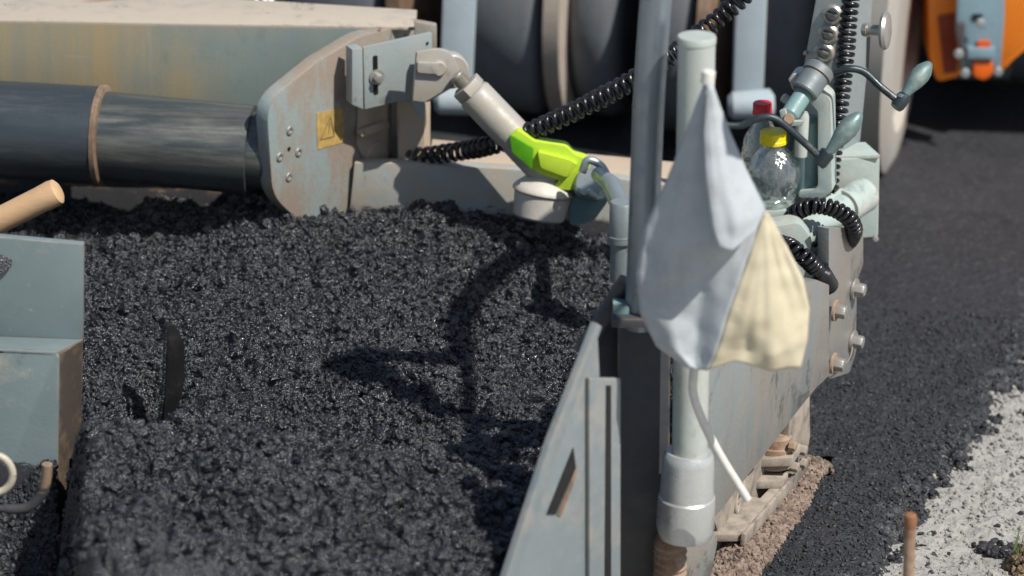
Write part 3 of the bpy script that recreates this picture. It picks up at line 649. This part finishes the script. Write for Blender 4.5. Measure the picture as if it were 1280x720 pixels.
# sliding shoe and its linkage
def onS(x, y, off): return PL(x, y, G0 + GN * off, GN)
S_o = .028
inner = obj('shoe_back_plate', plate([(890, 640), (958, 552), (985, 520), (1013, 490), (1011, 560), (1005, 590), (962, 640), (905, 690)], G0 + GN * -.03, GN, .012), M['shoe'], g, bevel=.002)
pts = [G(893, 652, .065), G(932, 610, .065), G(990, 545, .065), G(1008, 572, .060), G(955, 632, .060), G(925, 658, .060)]
obj('shoe', prism([G(888, 657, .06), G(918, 616, .06), G(950, 622, .06), G(1004, 566, .06), G(1008, 578, .06), G(926, 668, .06), G(890, 668, .06)], Vector((0, 0, -.014))), M['shoe'], g, bevel=.003)
obj('shoe_rim', prism([G(926, 667, .064), G(1008, 573, .064), G(1012, 573, .064), G(932, 668, .064)], Vector((0, 0, -.022))), M['shoe'], g, bevel=.002)
obj('cross_bar', prism([G(942, 590, .075), G(986, 590, .075), G(978, 601, .075), G(936, 602, .075)], Vector((0, 0, -.015))), M['shoe'], g, bevel=.003)
obj('spring_cup', lathe(P(970, 540, 4.5), P(967, 580, 4.5), [(0, .022), (.1, .027), (.35, .028), (.38, .032), (.75, .033), (.8, .026), (1, .03)], 28), M['rust'], g, smooth=True)
obj('spring_seat', prism([P(948, 574, 4.46), P(990, 572, 4.46), P(990, 583, 4.46), P(950, 584, 4.46)], Vector((.02, .06, 0))), M['shoe'], g, bevel=.002)
obj('hanger', plate([(990, 500), (1012, 486), (1013, 545), (1004, 596), (992, 600), (984, 560)], G0 + GN * .0, GN, .014), M['shoe'], g, bevel=.002)
for (x, y, m_) in [(987, 557, 'rust'), (1000, 562, 'shoe'), (1000, 578, 'shoe'), (990, 583, 'shoe')]:
    hexbolt(g, onG(x, y, .006), GN, .009, .012, M[m_], False)
for (x, y) in [(903, 600), (935, 565)]:
    obj('lug', plate([(x, y), (x + 6, y - 8), (x + 8, y + 22), (x + 1, y + 30)], G0 - GN * .01, GN, .012), M['dark'], g, bevel=.001)
# welded block bits on the shoe
for (x, y) in [(900, 640), (908, 633), (915, 629), (945, 614), (960, 601), (968, 594)]:
    p = G(x, y, .062); v, f = stones(np.array([p.x]), np.array([p.y]), np.array([p.z]), np.array([.005]), int(x)); 
# chain
bm = bmesh.new()
def link(bm, c, d, s, L_=.022, w=.009, r=.0036):
    pts = []
    for k in range(17):
        a = 2 * math.pi * k / 16; pts.append(c + d * (L_ * math.cos(a) ** 3 * .4 + L_ * .6 * math.cos(a)) + s * w * math.sin(a))
    add_tube(bm, pts, r, 8, False)
cp = catmull([P(944, 548, 4.42), P(942, 570, 4.40), P(928, 585, 4.38), P(924, 605, 4.37), P(922, 625, 4.36)], 3)
for i, p in enumerate(cp[::2]):
    d = (cp[min(len(cp) - 1, 2 * i + 1)] - cp[max(0, 2 * i - 1)]).normalized(); s = d.cross(YY if i % 2 else GN).normalized()
    link(bm, p, d, s)
obj('chain', bm, M['shoe'], g, smooth=True)

# mast channel with holes, coil and knob
CN = Vector((-.30, -.954, 0)).normalized(); C1 = P(1040, 60, 4.93)
ch = obj('mast', plate([(1025, -30), (1068, -30), (1040, 320), (984, 320), (1003, 92)], C1, CN, .012), M['galv'], g, bevel=.0015)
SN = Vector((.80, -.6, 0)).normalized()
pe = PL(1068, 0, C1, CN)
obj('mast_side', plate([(1069, -30), (1093, -30), (1087, 60), (1073, 200), (1042, 200)], pe, SN, .01), M['galv'], g, bevel=.0015)
for i, (x, y) in enumerate([(1041, 18), (1036, 42), (1031, 65)]):
    p = PL(x, y, C1, CN); o = obj('ring_bolt', lathe(p, p + CN * .010, [(0, .019), (.6, .019), (1, .015), (1, .011), (.3, .010)], 28), M['bolt'], ch, smooth=True)
    s_ = CN.cross(Z).normalized(); obj('screw_blade', prism([p - s_ * .010 - Z * .003 + CN * .004, p + s_ * .010 + Z * .001 + CN * .004, p + s_ * .010 + Z * .006 + CN * .004, p - s_ * .010 + Z * .003 + CN * .004], CN * .007), M['galv'], o, bevel=.001)
hexbolt(ch, PL(1010, 66, C1, CN) - X * .004, CN, .004, .006, M['bolt'], False)
# clamp knob
kb = obj('knob_shank', lathe(P(1080, 37, 4.86), P(1103, 38, 4.84), [(0, .012), (.25, .013), (.25, .0095), (1, .0095)], 24), M['bolt'], g, smooth=True)
obj('knob', lathe(P(1100, 38, 4.84), P(1112, 38.5, 4.835), [(0, .012), (.2, .030), (.5, .034), (.85, .031), (1, .020)], 32), M['bolt'], kb, smooth=True)
obj('mast_slot', plate([(1084, 45), (1088, 45), (1086, 88), (1083, 84)], pe + SN * .0008, SN, .0012), M['bladedark'], ch)
# plate box with cylinder tube through it
bx = obj('guide_box', plate(roundpoly([(1040, 200), (1100, 196), (1098, 296), (1040, 300)], 3), P(1070, 250, 4.90), Vector((.2, -1, 0)), .01), M['mint'], g, bevel=.002)
obj('guide_box_top', prism([P(1040, 200, 4.90), P(1100, 198, 4.90), P(1100, 198, 4.90) + Vector((-.02, .07, 0)), P(1040, 200, 4.90) + Vector((-.02, .07, 0))], Vector((0, 0, .006))), M['mint'], g, bevel=.001)
tA, tB = P(945, 330, 4.62), P(1080, 243, 4.88); td = tB - tA
obj('cross_tube', lathe(tA, tB, [(0, .026), (.3, .026), (.3, .031), (.34, .031), (.34, .026), (.8, .026), (.80, .032), (1, .032)], 36), M['mint'], g, smooth=True)
obj('tube_rib', tube([tA + td * .05 + Z * .026 - X * .012, tB - td * .16 + Z * .026 - X * .012], .006, 12), M['mint'], g, smooth=True)
obj('lower_rod', tube([P(1012, 325, 4.74), P(1075, 268, 4.87)], .006, 12), M['mint'], g, smooth=True)
hexbolt(g, P(1094, 297, 4.89), Vector((0, -1, 0)), .006, .01, M['bolt'], False)
obj('tube_saddle', prism([P(x, y, 4.66) for x, y in roundpoly([(958, 285), (1000, 278), (1016, 300), (1004, 352), (970, 356)], 8)], Vector((0, .05, 0))), M['mint'], g, bevel=.004)
obj('ledge', prism([P(925, 266, 4.72), P(1000, 262, 4.72), P(1004, 272, 4.72), P(925, 282, 4.72)], Vector((.02, .16, 0))), M['mint'], g, bevel=.003)
obj('rubber_sleeve', tube(catmull([P(1012, 330, 4.62), P(1026, 342, 4.64), P(1036, 358, 4.66)], 6), [.012] * 6 + [.018] * 7, 16), M['cable'], g, smooth=True)
# C bracket and crank clamp
cb = [(985, 99, 2), (991, 93, 3), (1004, 93, 3), (1038, 124, 5), (1040, 240, 3), (1028, 249, 4), (998, 247, 2), (998, 240, 2), (1019, 236, 3), (1022, 232, 2), (1022, 140, 4), (1010, 126, 4), (990, 112, 3)]
cbr = obj('crank_bracket', plate(roundpoly(cb, 2), P(1020, 170, 4.74), Vector((-.25, -.97, 0)).normalized(), .05), M['mint'], g, bevel=.003)
obj('adjuster_cylinder', lathe(P(1012, 145, 4.78), P(1009, 240, 4.78), [(0, .012), (.05, .022), (.2, .026), (1, .026)], 28), M['tealcyl'], g, smooth=True)
obj('adjuster_rod', lathe(P(1004, 140, 4.74), P(1001, 195, 4.74), [(0, .008), (.1, .011), (1, .011)], 20), M['pale'], g, smooth=True)
obj('spindle_clamp', lathe(P(984, 250, 4.86), P(988, 150, 4.82), [(0, .016), (.5, .016), (.5, .012), (.7, .012), (.7, .019), (1, .019)], 20), M['barrel'], g, smooth=True)
c1 = obj('spindle', lathe(P(985, 147, 4.68), P(1008, 112, 4.72), [(0, .011), (.1, .016), (1, .016)], 24), M['tealcyl'], g, smooth=True)
obj('spindle_end', lathe(P(986, 149, 4.655), P(986, 149, 4.67), [(0, .008), (.3, .0095), (1, .0095)], 18), M['rust'], g, smooth=True)
obj('spindle_collar', plate([(974, 139), (981, 137), (985, 152), (1004, 152), (1002, 158), (978, 158)], P(990, 150, 4.665), Vector((-.3, -1, 0)).normalized(), .012), M['mint'], g, bevel=.001)
obj('spindle_barrel', lathe(P(1005, 116, 4.71), P(1027, 84, 4.74), [(0, .022), (.05, .024), (.68, .024), (.70, .027), (.92, .027), (1, .022)], 28), M['barrel'], g, smooth=True)
obj('side_stub', lathe(P(978, 121, 4.74), P(990, 129, 4.74), [(0, .006), (.1, .008), (1, .008)], 14), M['mint'], g, smooth=True)

def crank(rod, r, gp0, gp1, name='crank'):
    o = obj(name, tube(catmull(rod, 8), r, 14), M['crankrod'], g, smooth=True)
    L_ = (gp1 - gp0).length
    obj('hub', lathe(rod[-1] + (gp0 - gp1).normalized() * .012, rod[-1] + (gp1 - gp0).normalized() * .016, [(0, .010), (.2, .0125), (.9, .0125), (1, .010)], 20), M['crankrod'], o, smooth=True)
    obj('grip', lathe(gp0, gp1, [(0, .009), (.06, .0115), (.12, .0115), (.14, .0075), (.2, .008), (.32, .010), (.5, .0145), (.66, .0165), (.8, .015), (.92, .0095), (.98, .006), (1, .003)], 28), M['grip'], o, smooth=True)
crank([P(1030, 90, 4.74), P(1042, 92, 4.73), P(1060, 86, 4.72), P(1080, 90, 4.72), P(1100, 108, 4.71), P(1125, 128, 4.70)], .0065, P(1124, 127, 4.70), P(1163, 78, 4.74))
crank([P(898, 156, 4.36), P(925, 157, 4.36), P(945, 149, 4.36), P(965, 147, 4.36), P(985, 160, 4.36), P(1028, 199, 4.36)], .006, P(1028, 200, 4.36), P(1076, 141, 4.38))

# ------------------------------------------------------------------ tube handrail
pA, pB = P(871, 44, 4.03), P(862, 575, 4.03); pn = (pB - pA).cross(SD).normalized()
tz = [PL(x, y, pA, pn) for x, y in [(799, 408), (803, 330), (808, 200), (812, 110), (820, 0), (827, -80)]]
def above(px, py, z, hz=.22): H = G(px, py, hz); return H + SD * ((z - hz) / SD.z)
tz += [above(560, 455, 1.20), above(575, 395, 1.27), above(612, 350, 1.29), above(670, 326, 1.27), above(740, 322, 1.2), above(800, 345, 1.1)]
hr = thing('handrail', Vector((tz[0].x, 4.02, tz[0].z)), 'slim blue-grey bent tube rising from the dark post beside the flag', 'handrail')
obj('rail', tube(catmull(tz, 14), .0235, 28), M['tubeblue'], hr, smooth=True)

cbx = above(598, 566, 1.38, .24)
e1 = Vector((.75, .3, .1)).normalized(); e3 = Z; e2 = e1.cross(e3).normalized()
cb_ = obj('shadow_caster_box', box(cbx, e1 * .060, e2 * .035, e3 * .030), M['dark'], hr, bevel=.006)  # unseen box added above the view to cast a shadow on the heap
obj('shadow_caster_arm', tube([cbx, tz[7]], .012, 12), M['dark'], cb_)  # arm joining the added shadow caster to the rail
kp = above(712, 520, 1.38, .22)
obj('shadow_caster_disc', lathe(kp - SD * .02, kp + SD * .02, [(0, .03), (.3, .042), (.7, .044), (1, .035)], 32), M['dark'], cb_, smooth=True)  # unseen disc, no light source, added to throw a round shadow
obj('caster_disc_arm', tube([kp, cbx], .006, 10), M['dark'], cb_)  # arm holding the added disc

# ------------------------------------------------------------------ flag
FY = 3.80
fl = thing('flag', P(935, 625, 3.9), 'hanging blue-grey and cream cloth flag on a white stick before the pole', 'flag')
def loft(rows, sub=7):
    R_ = [[P(x, y, FY + d * .42) for x, y, d in r] for r in rows]
    colsn = len(R_[0]); cs = []
    for i in range(colsn):
        pp = [r[i] for r in R_]; cm = catmull(pp, sub); ln = [pp[q].lerp(pp[q + 1], k / sub) for q in range(len(pp) - 1) for k in range(sub)] + [pp[-1]]
        cs.append([a_.lerp(b_, .9) for a_, b_ in zip(cm, ln)])
    full = []
    for j in range(len(cs[0])):
        pp = [cs[i][j] for i in range(colsn)]; cm = catmull(pp, sub)
        ln = [pp[q].lerp(pp[q + 1], k / sub) for q in range(colsn - 1) for k in range(sub)] + [pp[-1]]
        full.append([a_.lerp(b_, .6) for a_, b_ in zip(cm, ln)])
    bm = bmesh.new(); nr, nc = len(full), len(full[0])
    def fold(j, k):
        v = j / (nr - 1); p = full[j][k]; a = math.atan2(p.x - full[0][0].x, full[0][0].z - p.z)
        return (.009 * mnoise.noise(Vector((a * 3, 3.3, v * 1.8))) + .003 * mnoise.noise(Vector((a * 13, 7, v * 2.5)))) * min(1, v * 2.2) + .003 * mnoise.noise(p * 45)
    vs = [[bm.verts.new(p + Vector((0, fold(j, k), 0))) for k, p in enumerate(r)] for j, r in enumerate(full)]
    for a, b in zip(vs, vs[1:]):
        for k in range(len(a) - 1): bm.faces.new((a[k], a[k + 1], b[k + 1], b[k]))
    return bm
blue = [[(882, 100, 0), (884, 99, 0), (886, 99, 0), (889, 100, 0)],
        [(858, 165, .03), (874, 166, -.0), (893, 166, -.01), (911, 165, .01)],
        [(834, 226, .05), (862, 230, -.005), (898, 232, -.02), (937, 220, .02)],
        [(806, 285, .07), (848, 296, .01), (903, 304, -.05), (957, 264, .0)],
        [(796, 340, .08), (838, 345, .025), (882, 345, .015), (931, 335, -.035)],
        [(801, 390, .07), (838, 395, .015), (873, 395, .03), (911, 390, -.03)],
        [(821, 431, .05), (846, 438, .0), (868, 448, .02), (896, 436, -.02)],
        [(858, 457, .02), (864, 459, .0), (870, 461, .01), (885, 462, -.01)]]
cream = [[(957, 264, 0), (957, 265, 0), (958, 265, 0), (959, 266, 0)],
         [(944, 300, -.017), (956, 302, -.02), (968, 304, -.01), (982, 306, .01)],
         [(931, 335, -.035), (955, 345, -.02), (980, 350, -.015), (1003, 350, .02)],
         [(911, 390, -.03), (942, 400, -.045), (976, 402, -.02), (1011, 385, .03)],
         [(896, 436, -.02), (930, 436, -.01), (968, 440, -.035), (1008, 425, .02)],
         [(885, 462, -.01), (920, 451, -.02), (962, 461, -.01), (1000, 458, .01)]]
flap = [[(885, 104, -.03), (887, 104, -.03), (889, 105, -.02)],
        [(880, 165, -.05), (896, 167, -.06), (911, 165, -.02)],
        [(882, 225, -.08), (908, 228, -.09), (936, 221, -.01)],
        [(890, 285, -.11), (922, 280, -.12), (956, 262, -.03)],
        [(900, 308, -.12), (914, 313, -.13), (944, 286, -.07)]]
for nm, rw, mt in (('cloth', blue, M['bluecloth']), ('cream_panel', cream, M['cream']), ('folded_flap', flap, M['bluecloth'])):
    o = obj(nm, loft(rw), mt, fl, smooth=True, angle=80)
    md = o.modifiers.new('solid', 'SOLIDIFY'); md.thickness = .0025
obj('stick', tube(catmull([P(884, 92, FY + .02), P(882, 200, FY + .10), P(872, 360, FY + .12), P(868, 455, FY + .10), P(868, 498, FY + .10), P(895, 560, FY + .11), P(934, 624, FY + .13)], 8), .0065, 14), M['staff'], fl, smooth=True)
obj('tip_cap', lathe(P(886, 88, FY), P(884, 104, FY), [(0, .007), (.1, .0095), (1, .0095)], 18), M['staff'], fl, smooth=True)

# ------------------------------------------------------------------ bottles
def bottle(cx, cyb, cyt, Y, R_, prof, capm, capr, name, label):
    p0 = P(cx, cyb, Y); p1 = Vector((p0.x, p0.y, 0)); top = P(cx, cyt, Y); lean = (top - p0)
    t = thing(name, p0, label, 'bottle', 'plastic bottles on the gate ledge')
    b = obj('bottle_body', lathe(p0, top, prof, 48), M['clear'], t, smooth=True)
    # inner wall makes it a thin shell
    d = lean
    inn = [(max(tt, .02) if tt < .5 else tt, r * .97) for tt, r in prof]
    bm = lathe(p0 + d * .004, top + d * .004, [(t_, r * .965) for t_, r in prof], 48)
    i = obj('inner_wall', bm, M['clear'], t, smooth=True)
    for p in i.data.polygons: p.flip()
    caph = .018
    obj('cap', lathe(top - d.normalized() * .003, top + d.normalized() * caph, [(0, capr), (.25, capr)] + [(.3, capr * .96), (.94, capr * .95), (1, capr * .86)], 36), capm, t, smooth=True)
    return t
R2 = .0475
yb = bottle(967, 268, 176, 4.76, R2, [(0, .030), (.03, .037), (.12, .038), (.2, .036), (.26, .040), (.30, .035), (.36, .042), (.52, .0475), (.62, .047), (.74, .041), (.84, .030), (.91, .021), (1, .0195)], M['yellowcap'], .0245, 'water_bottle', 'clear bulbous plastic bottle with yellow cap standing on the gate ledge')
rb = bottle(953, 262, 140, 4.86, .04, [(0, .032), (.03, .036), (.2, .036), (.25, .033), (.3, .037), (.6, .038), (.75, .032), (.86, .020), (.95, .014), (1, .014)], M['redcap'], .0175, 'soda_bottle', 'clear plastic bottle with red cap behind the yellow capped bottle')

# ------------------------------------------------------------------ cables
c1 = thing('coiled_cable', P(700, 150, 5.0), 'black coiled cable sagging across in front of the dark drums', 'cable', 'black coiled cables')
obj('coil', coil([P(515, 197, 5.17), P(575, 189, 5.12), P(620, 180, 5.05), P(665, 163, 5.03), P(720, 138, 5.0), P(790, 101, 4.97), P(838, 70, 4.95), P(880, 38, 4.93), P(915, 8, 4.92), P(945, -22, 4.9)], .0145, .0046, .0168), M['cable'], c1, smooth=True, angle=180)
c2 = thing('coiled_cable', P(1040, 240, 4.8), 'black coiled cable hanging down the mast and looped round the cross tube', 'cable', 'black coiled cables')
vpath = [P(1066, -20, 4.88), P(1060, 30, 4.87), P(1056, 80, 4.865), P(1050, 130, 4.855), P(1043, 180, 4.84), P(1038, 225, 4.83), P(1036, 250, 4.83)]
obj('coil', coil(vpath, .0125, .0045, .0125), M['cable'], c2, smooth=True, angle=180)
lpath = [P(1036, 250, 4.84), P(1012, 272, 4.84), P(990, 282, 4.80), P(990, 270, 4.73), P(1012, 258, 4.70), P(1040, 260, 4.70), P(1062, 274, 4.71), P(1067, 290, 4.74), P(1057, 303, 4.80), P(1030, 300, 4.84), P(995, 296, 4.80), P(975, 302, 4.68), P(990, 310, 4.61), P(1006, 322, 4.60), P(1020, 336, 4.62)]
obj('coil_loop', coil(lpath, .0115, .0045, .0108), M['cable'], c2, smooth=True, angle=180)

# ------------------------------------------------------------------ auger box on the left
ab = thing('auger_box', Vector((-.85, 4.1, 0)), 'teal painted steel auger box with lifting hook in front of asphalt', 'auger box')
YA = 4.22
ub = obj('back_panel', prism([P(x, y, YA) for x, y in [(-60, 291), (104, 306), (103, 428), (-60, 428)]], Vector((0, .016, 0))), M['box'], ab, bevel=.0015)
obj('panel_hole', lathe(P(0, 326, YA - .004), P(0, 326, YA + .004), [(0, .019), (1, .019)], 28), M['mix'], ub)
YA2 = 4.13
lowz = P(40, 440, YA2)
obj('lower_front', prism([P(x, y, YA2) for x, y in [(-60, 434), (68, 440), (74, 446), (70, 760), (-60, 760)]], Vector((0, .01, 0))), M['boxlow'], ab, bevel=.003)
q = [P(-60, 434, YA2), P(70, 440, YA2), P(103, 424, YA - .001), P(-60, 418, YA - .001)]
bm = bmesh.new(); add_prism(bm, q, Vector((0, 0, -.008)))
obj('shelf', bm, M['box'], ab, bevel=.002)
obj('side_face', prism([P(74, 443, YA2 + .003), P(104, 424, YA), P(97, 780, YA), P(70, 780, YA2 + .003)], Vector((-.004, .002, 0))), M['boxside'], ab, bevel=.001)
hk = obj('hook', tube(catmull([P(-40, 630, 3.93), P(5, 636, 3.93), P(35, 634, 3.93), P(52, 618, 3.93), P(58, 598, 3.93), P(59, 580, 3.93)], 8), [.006] * 9 + [.008] * 32, 14), M['brown'], ab, smooth=True)
bm = bmesh.new(); cr = P(-9, 592, 3.93)
add_tube(bm, [cr + X * .030 * math.cos(a) + Z * .032 * math.sin(a) for a in [2 * math.pi * k / 28 for k in range(29)]], .006, 12, False)
obj('ring', bm, M['hookw'], ab, smooth=True)
n = 2600; r = np.random.default_rng(77); xx = r.random(n); yy = r.random(n); pts = []
for i in range(n):
    a_ = xx[i]; hgt = (585 + 35 * (1 - a_) * 0 + 20 * math.sin(a_ * 5)); Yr = 4.12 - .10 * yy[i]
    p = P(-20 + 90 * a_, hgt + 10 + 150 * yy[i], Yr); pts.append(p)
pts = np.array([p[:] for p in pts]); szz = .003 + .006 * r.random(n) ** 2
tag(npmesh('asphalt_pile', [(*stones(pts[:, 0], pts[:, 1], pts[:, 2], szz, 78), 0)], [M['mat']]), 'small dull pile of asphalt crumbs clinging to the auger box below its hook', 'asphalt mix', kind='stuff')

# auger flight blade sticking out of the mix
bl = [(207, 408), (214, 404), (224, 412), (231, 430), (232, 470), (227, 505), (216, 545), (204, 545), (206, 500), (209, 450)]
au = thing('auger_flight', P(215, 540, 4.33), 'thin dark curved auger blade standing edge-on in the asphalt', 'auger')
AN = Vector((.55, -.83, 0)).normalized()
obj('flight', plate(roundpoly(bl, 4), P(215, 470, 4.36), AN, .012), M['bladedark'], au, bevel=.003)
obj('wear_edge', tube(catmull([PL(x, y, P(215, 470, 4.353), AN) for x, y in [(208, 412), (206, 440), (205, 470), (203, 500), (198, 530)]], 6), .003, 8), M['mix'], au, smooth=True)

# shovel with a wooden handle, upper left
sh = thing('shovel', P(-200, 340, 4.35), 'pale wooden tool handle end resting over the teal auger box', 'shovel')
h0, h1 = P(-160, 355, 4.40), P(74, 238, 4.40)
obj('handle', lathe(h0, h1, [(0, .0215), (.9, .0215), (.965, .0225), (.99, .021), (1, .0155)], 32), M['wood'], sh, smooth=True)

# rusty stake by the road edge
spt = G(1137, 730, -.03)
sk = thing('steel_stake', Vector((P(1137, 700, 3.75).x, 3.75, -.03)), 'short rusty steel stake standing before the pale ground', 'stake')
obj('rod', lathe(P(1133, 800, 3.75), P(1138, 648, 3.75), [(0, .0085), (1, .0085)], 16), M['rust'], sk, smooth=True)
obj('stake_head', lathe(P(1138, 660, 3.75), P(1138, 642, 3.75), [(0, .0085), (.2, .0094), (.6, .0098), (.9, .009), (1, .0065)], 20), paint('orange_rust', (.27, .12, .055), dirt=(.25, .12, .06), dirt_amt=.5, rust_amt=.3, rough=.75, seed=50, edge=False), sk, smooth=True)

# ------------------------------------------------------------------ tyred roller behind
RA = Vector((math.cos(rad(-12)), math.sin(rad(-12)), 0))       # axle direction
RD = Vector((-RA.y, RA.x, 0))                                    # rolling direction
rr = thing('road_roller', Vector((.2, 6.8, 0)), 'pneumatic road roller with dark smooth tyres and orange body behind the screed', 'road roller')
RW = .36
def axle_pt(px, back=0):     # centre of a wheel disc whose lowest front shows at column px
    c = G(px, 200, 0.0); k = 6.55
    # intersect column with the axle line through A=( .2,6.75,RW)
    A = Vector((.35, 6.55 + back, RW)); r = ray(px, 90); n_ = RD
    t = (A - CP).dot(n_) / r.dot(n_)
    q = CP + r * t; s = (q - A).dot(RA); return A + RA * s
def wheel(px0, px1, name='tyre', band=None, back=0, R_=RW, matn='tyre'):
    a, b = axle_pt(px0, back), axle_pt(px1, back)
    w = (b - a).length; e = .035 / w
    o = obj(name, lathe(a, b, [(0, R_ * .55), (0, R_ * .9), (e * .4, R_ * .965), (e, R_), (1 - e, R_), (1 - e * .4, R_ * .965), (1, R_ * .9), (1, R_ * .55)], 96), M[matn], rr, smooth=True, angle=50)
    return o
tyres = []
for (a, b, bk) in [(380, 520, .0), (598, 708, .0), (738, 798, .05), (826, 892, .0), (966, 1030, .04)]:
    tyres.append(wheel(a, b, back=bk))
for (a, b, par, mt) in [(526, 546, 0, 'rust'), (711, 735, 1, 'band'), (893, 908, 3, 'rust')]:
    p, q = axle_pt(a), axle_pt(b)
    obj('rim_band', lathe(p, q, [(0, RW * .9), (.1, RW * 1.015), (.9, RW * 1.015), (1, RW * .9)], 96), M[mt], tyres[par], smooth=True)
pb = axle_pt(730); 
# outer wheel rim, seen obliquely
wa, wb = [axle_pt(q_, -.05) + Vector((0, 0, .16)) for q_ in (1078, 1134)]
obj('outer_wheel', lathe(wa, wb, [(0, .2), (0, .5), (.15, .535), (.85, .535), (1, .50), (1, .44), (.8, .42), (.8, .15), (.9, .1)], 96), M['rimplate'], rr, smooth=True, angle=40)
# vertical scraper / frame legs in front of the tyres
for (x0, x1, yb_, Yd) in [(551, 594, 122, 6.0), (918, 958, 128, 6.0)]:
    o = obj('frame_leg', prism([P(x0 + 4, -60, Yd), P(x1 + 4, -60, Yd), P(x1 - 4, yb_, Yd), P(x0 - 2, yb_, Yd)], Vector((0, .05, 0))), M['roller_grey'], rr, bevel=.006)
    obj('foot', lathe(P(x0 - 8, yb_ + 4, Yd - .02), P(x1 + 10, yb_ + 2, Yd - .02), [(0, .02), (.1, .03), (.9, .034), (1, .02)], 20), M['roller_grey'], o, smooth=True)
obj('frame_back', box(Vector((.1, 7.55, .35)), Vector((1.15, 0, 0)), Vector((0, .1, 0)), Vector((0, 0, .35))), M['dark'], rr, bevel=.01)
# orange body at right
YOo = 6.5
ob = obj('orange_panel', prism([P(x, y, YOo) for x, y in roundpoly([(1160, -60), (1200, -60), (1200, 95), (1172, 103, 8), (1164, 80)], 2)], Vector((0, .3, 0))), M['orange'], rr, bevel=.008)
obj('orange_fender', prism([P(x, y, YOo) for x, y in [(1250, -60), (1400, -60), (1400, 60), (1281, 64), (1266, 76), (1255, 88), (1250, 84)]], Vector((0, .5, 0))), M['orange'], rr, bevel=.01)
obj('orange_core', prism([P(x, y, YOo + .15) for x, y in [(1165, -60), (1300, -60), (1262, 100), (1168, 100)]], Vector((0, .4, 0))), M['dark'], rr, bevel=.01)
obj('shadow_panel', prism([P(x, y, YOo - .004) for x, y in [(1172, 20), (1196, 16), (1196, 90), (1180, 92)]], Vector((0, .0035, 0))), simple('painted_shade_red', (.22, .03, .01), .5), rr)  # shade on the orange panel, painted as a thin dark red sheet
bk_ = obj('hinge_bracket', prism([P(x, y, YOo - .06) for x, y in roundpoly([(1198, -60), (1256, -60), (1256, 20), (1251, 84), (1203, 84), (1196, 40)], 3)], Vector((0, .03, 0))), M['bluegrey'], rr, bevel=.006)
obj('bracket_slot', prism([P(x, y, YOo - .064) for x, y in [(1216, 18), (1228, 18), (1228, 28), (1216, 24)]], Vector((0, .003, 0))), M['bladedark'], bk_)
obj('bracket_rail', prism([P(x, y, YOo - .08) for x, y in [(1198, 30), (1207, 30), (1206, 88), (1200, 88)]], Vector((0, .02, 0))), M['dark'], bk_, bevel=.003)
obj('bracket_pad', prism([P(x, y, YOo - .08) for x, y in [(1209, 60), (1244, 60), (1244, 74), (1209, 74)]], Vector((0, .02, 0))), M['bluegrey'], bk_, bevel=.004)
obj('orange_latch', prism([P(x, y, YOo - .075) for x, y in roundpoly([(1222, 53), (1238, 52), (1238, 60), (1222, 60)], 2)], Vector((0, .014, 0))), simple('red_orange', (.65, .09, .01), .4), bk_)
obj('orange_tab', prism([P(x, y, YOo - .07) for x, y in roundpoly([(1216, 76), (1240, 76), (1243, 90), (1232, 102), (1217, 96)], 4)], Vector((0, .03, 0))), simple('red_orange_tab', (.75, .13, .01), .4), bk_, bevel=.004)
for (x, y) in [(1198, 66), (1206, 90), (1247, 88), (1225, 28)]:
    hexbolt(bk_, P(x, y, YOo - .085), Vector((0, -1, 0)), .012, .014, M['galv'], False)
obj('rear_tyre', lathe(Vector((1.03, 7.12, .40)), Vector((1.85, 6.98, .40)), [(0, .2), (0, .36), (.06, .40), (1, .40)], 64), M['tyre'], rr, smooth=True)
obj('chassis', box(Vector((1.7, 8.3, .55)), Vector((.9, 0, 0)), Vector((0, .8, 0)), Vector((0, 0, .3))), M['dark'], rr, bevel=.01)

# ------------------------------------------------------------------ light

sd = SD
sl = bpy.data.lights.new('sun', 'SUN'); so = bpy.data.objects.new('sun', sl); col.objects.link(so)
sl.energy = 4.7; sl.angle = rad(.5); sl.color = (1, .965, .92)
so.rotation_euler = sd.to_track_quat('Z', 'Y').to_euler(); so.location = (3, 0, 5)
w = bpy.data.worlds.new('World'); sc.world = w; w.use_nodes = True; wn = w.node_tree
sky = wn.nodes.new('ShaderNodeTexSky'); sky.sky_type = 'NISHITA'; sky.sun_disc = False; sky.sun_elevation = EL
sky.sun_rotation = math.atan2(sd.x, sd.y)
wn.links.new(sky.outputs[0], wn.nodes['Background'].inputs[0]); wn.nodes['Background'].inputs[1].default_value = .082
sc.view_settings.view_transform = 'Standard'; sc.view_settings.look = 'None'; sc.view_settings.gamma = 1; sc.view_settings.exposure = .15
sc.cycles.use_denoising = True
sc.cycles.max_bounces = 8; sc.cycles.transmission_bounces = 8; sc.cycles.transparent_max_bounces = 8
sc.cycles.caustics_reflective = False; sc.cycles.caustics_refractive = False
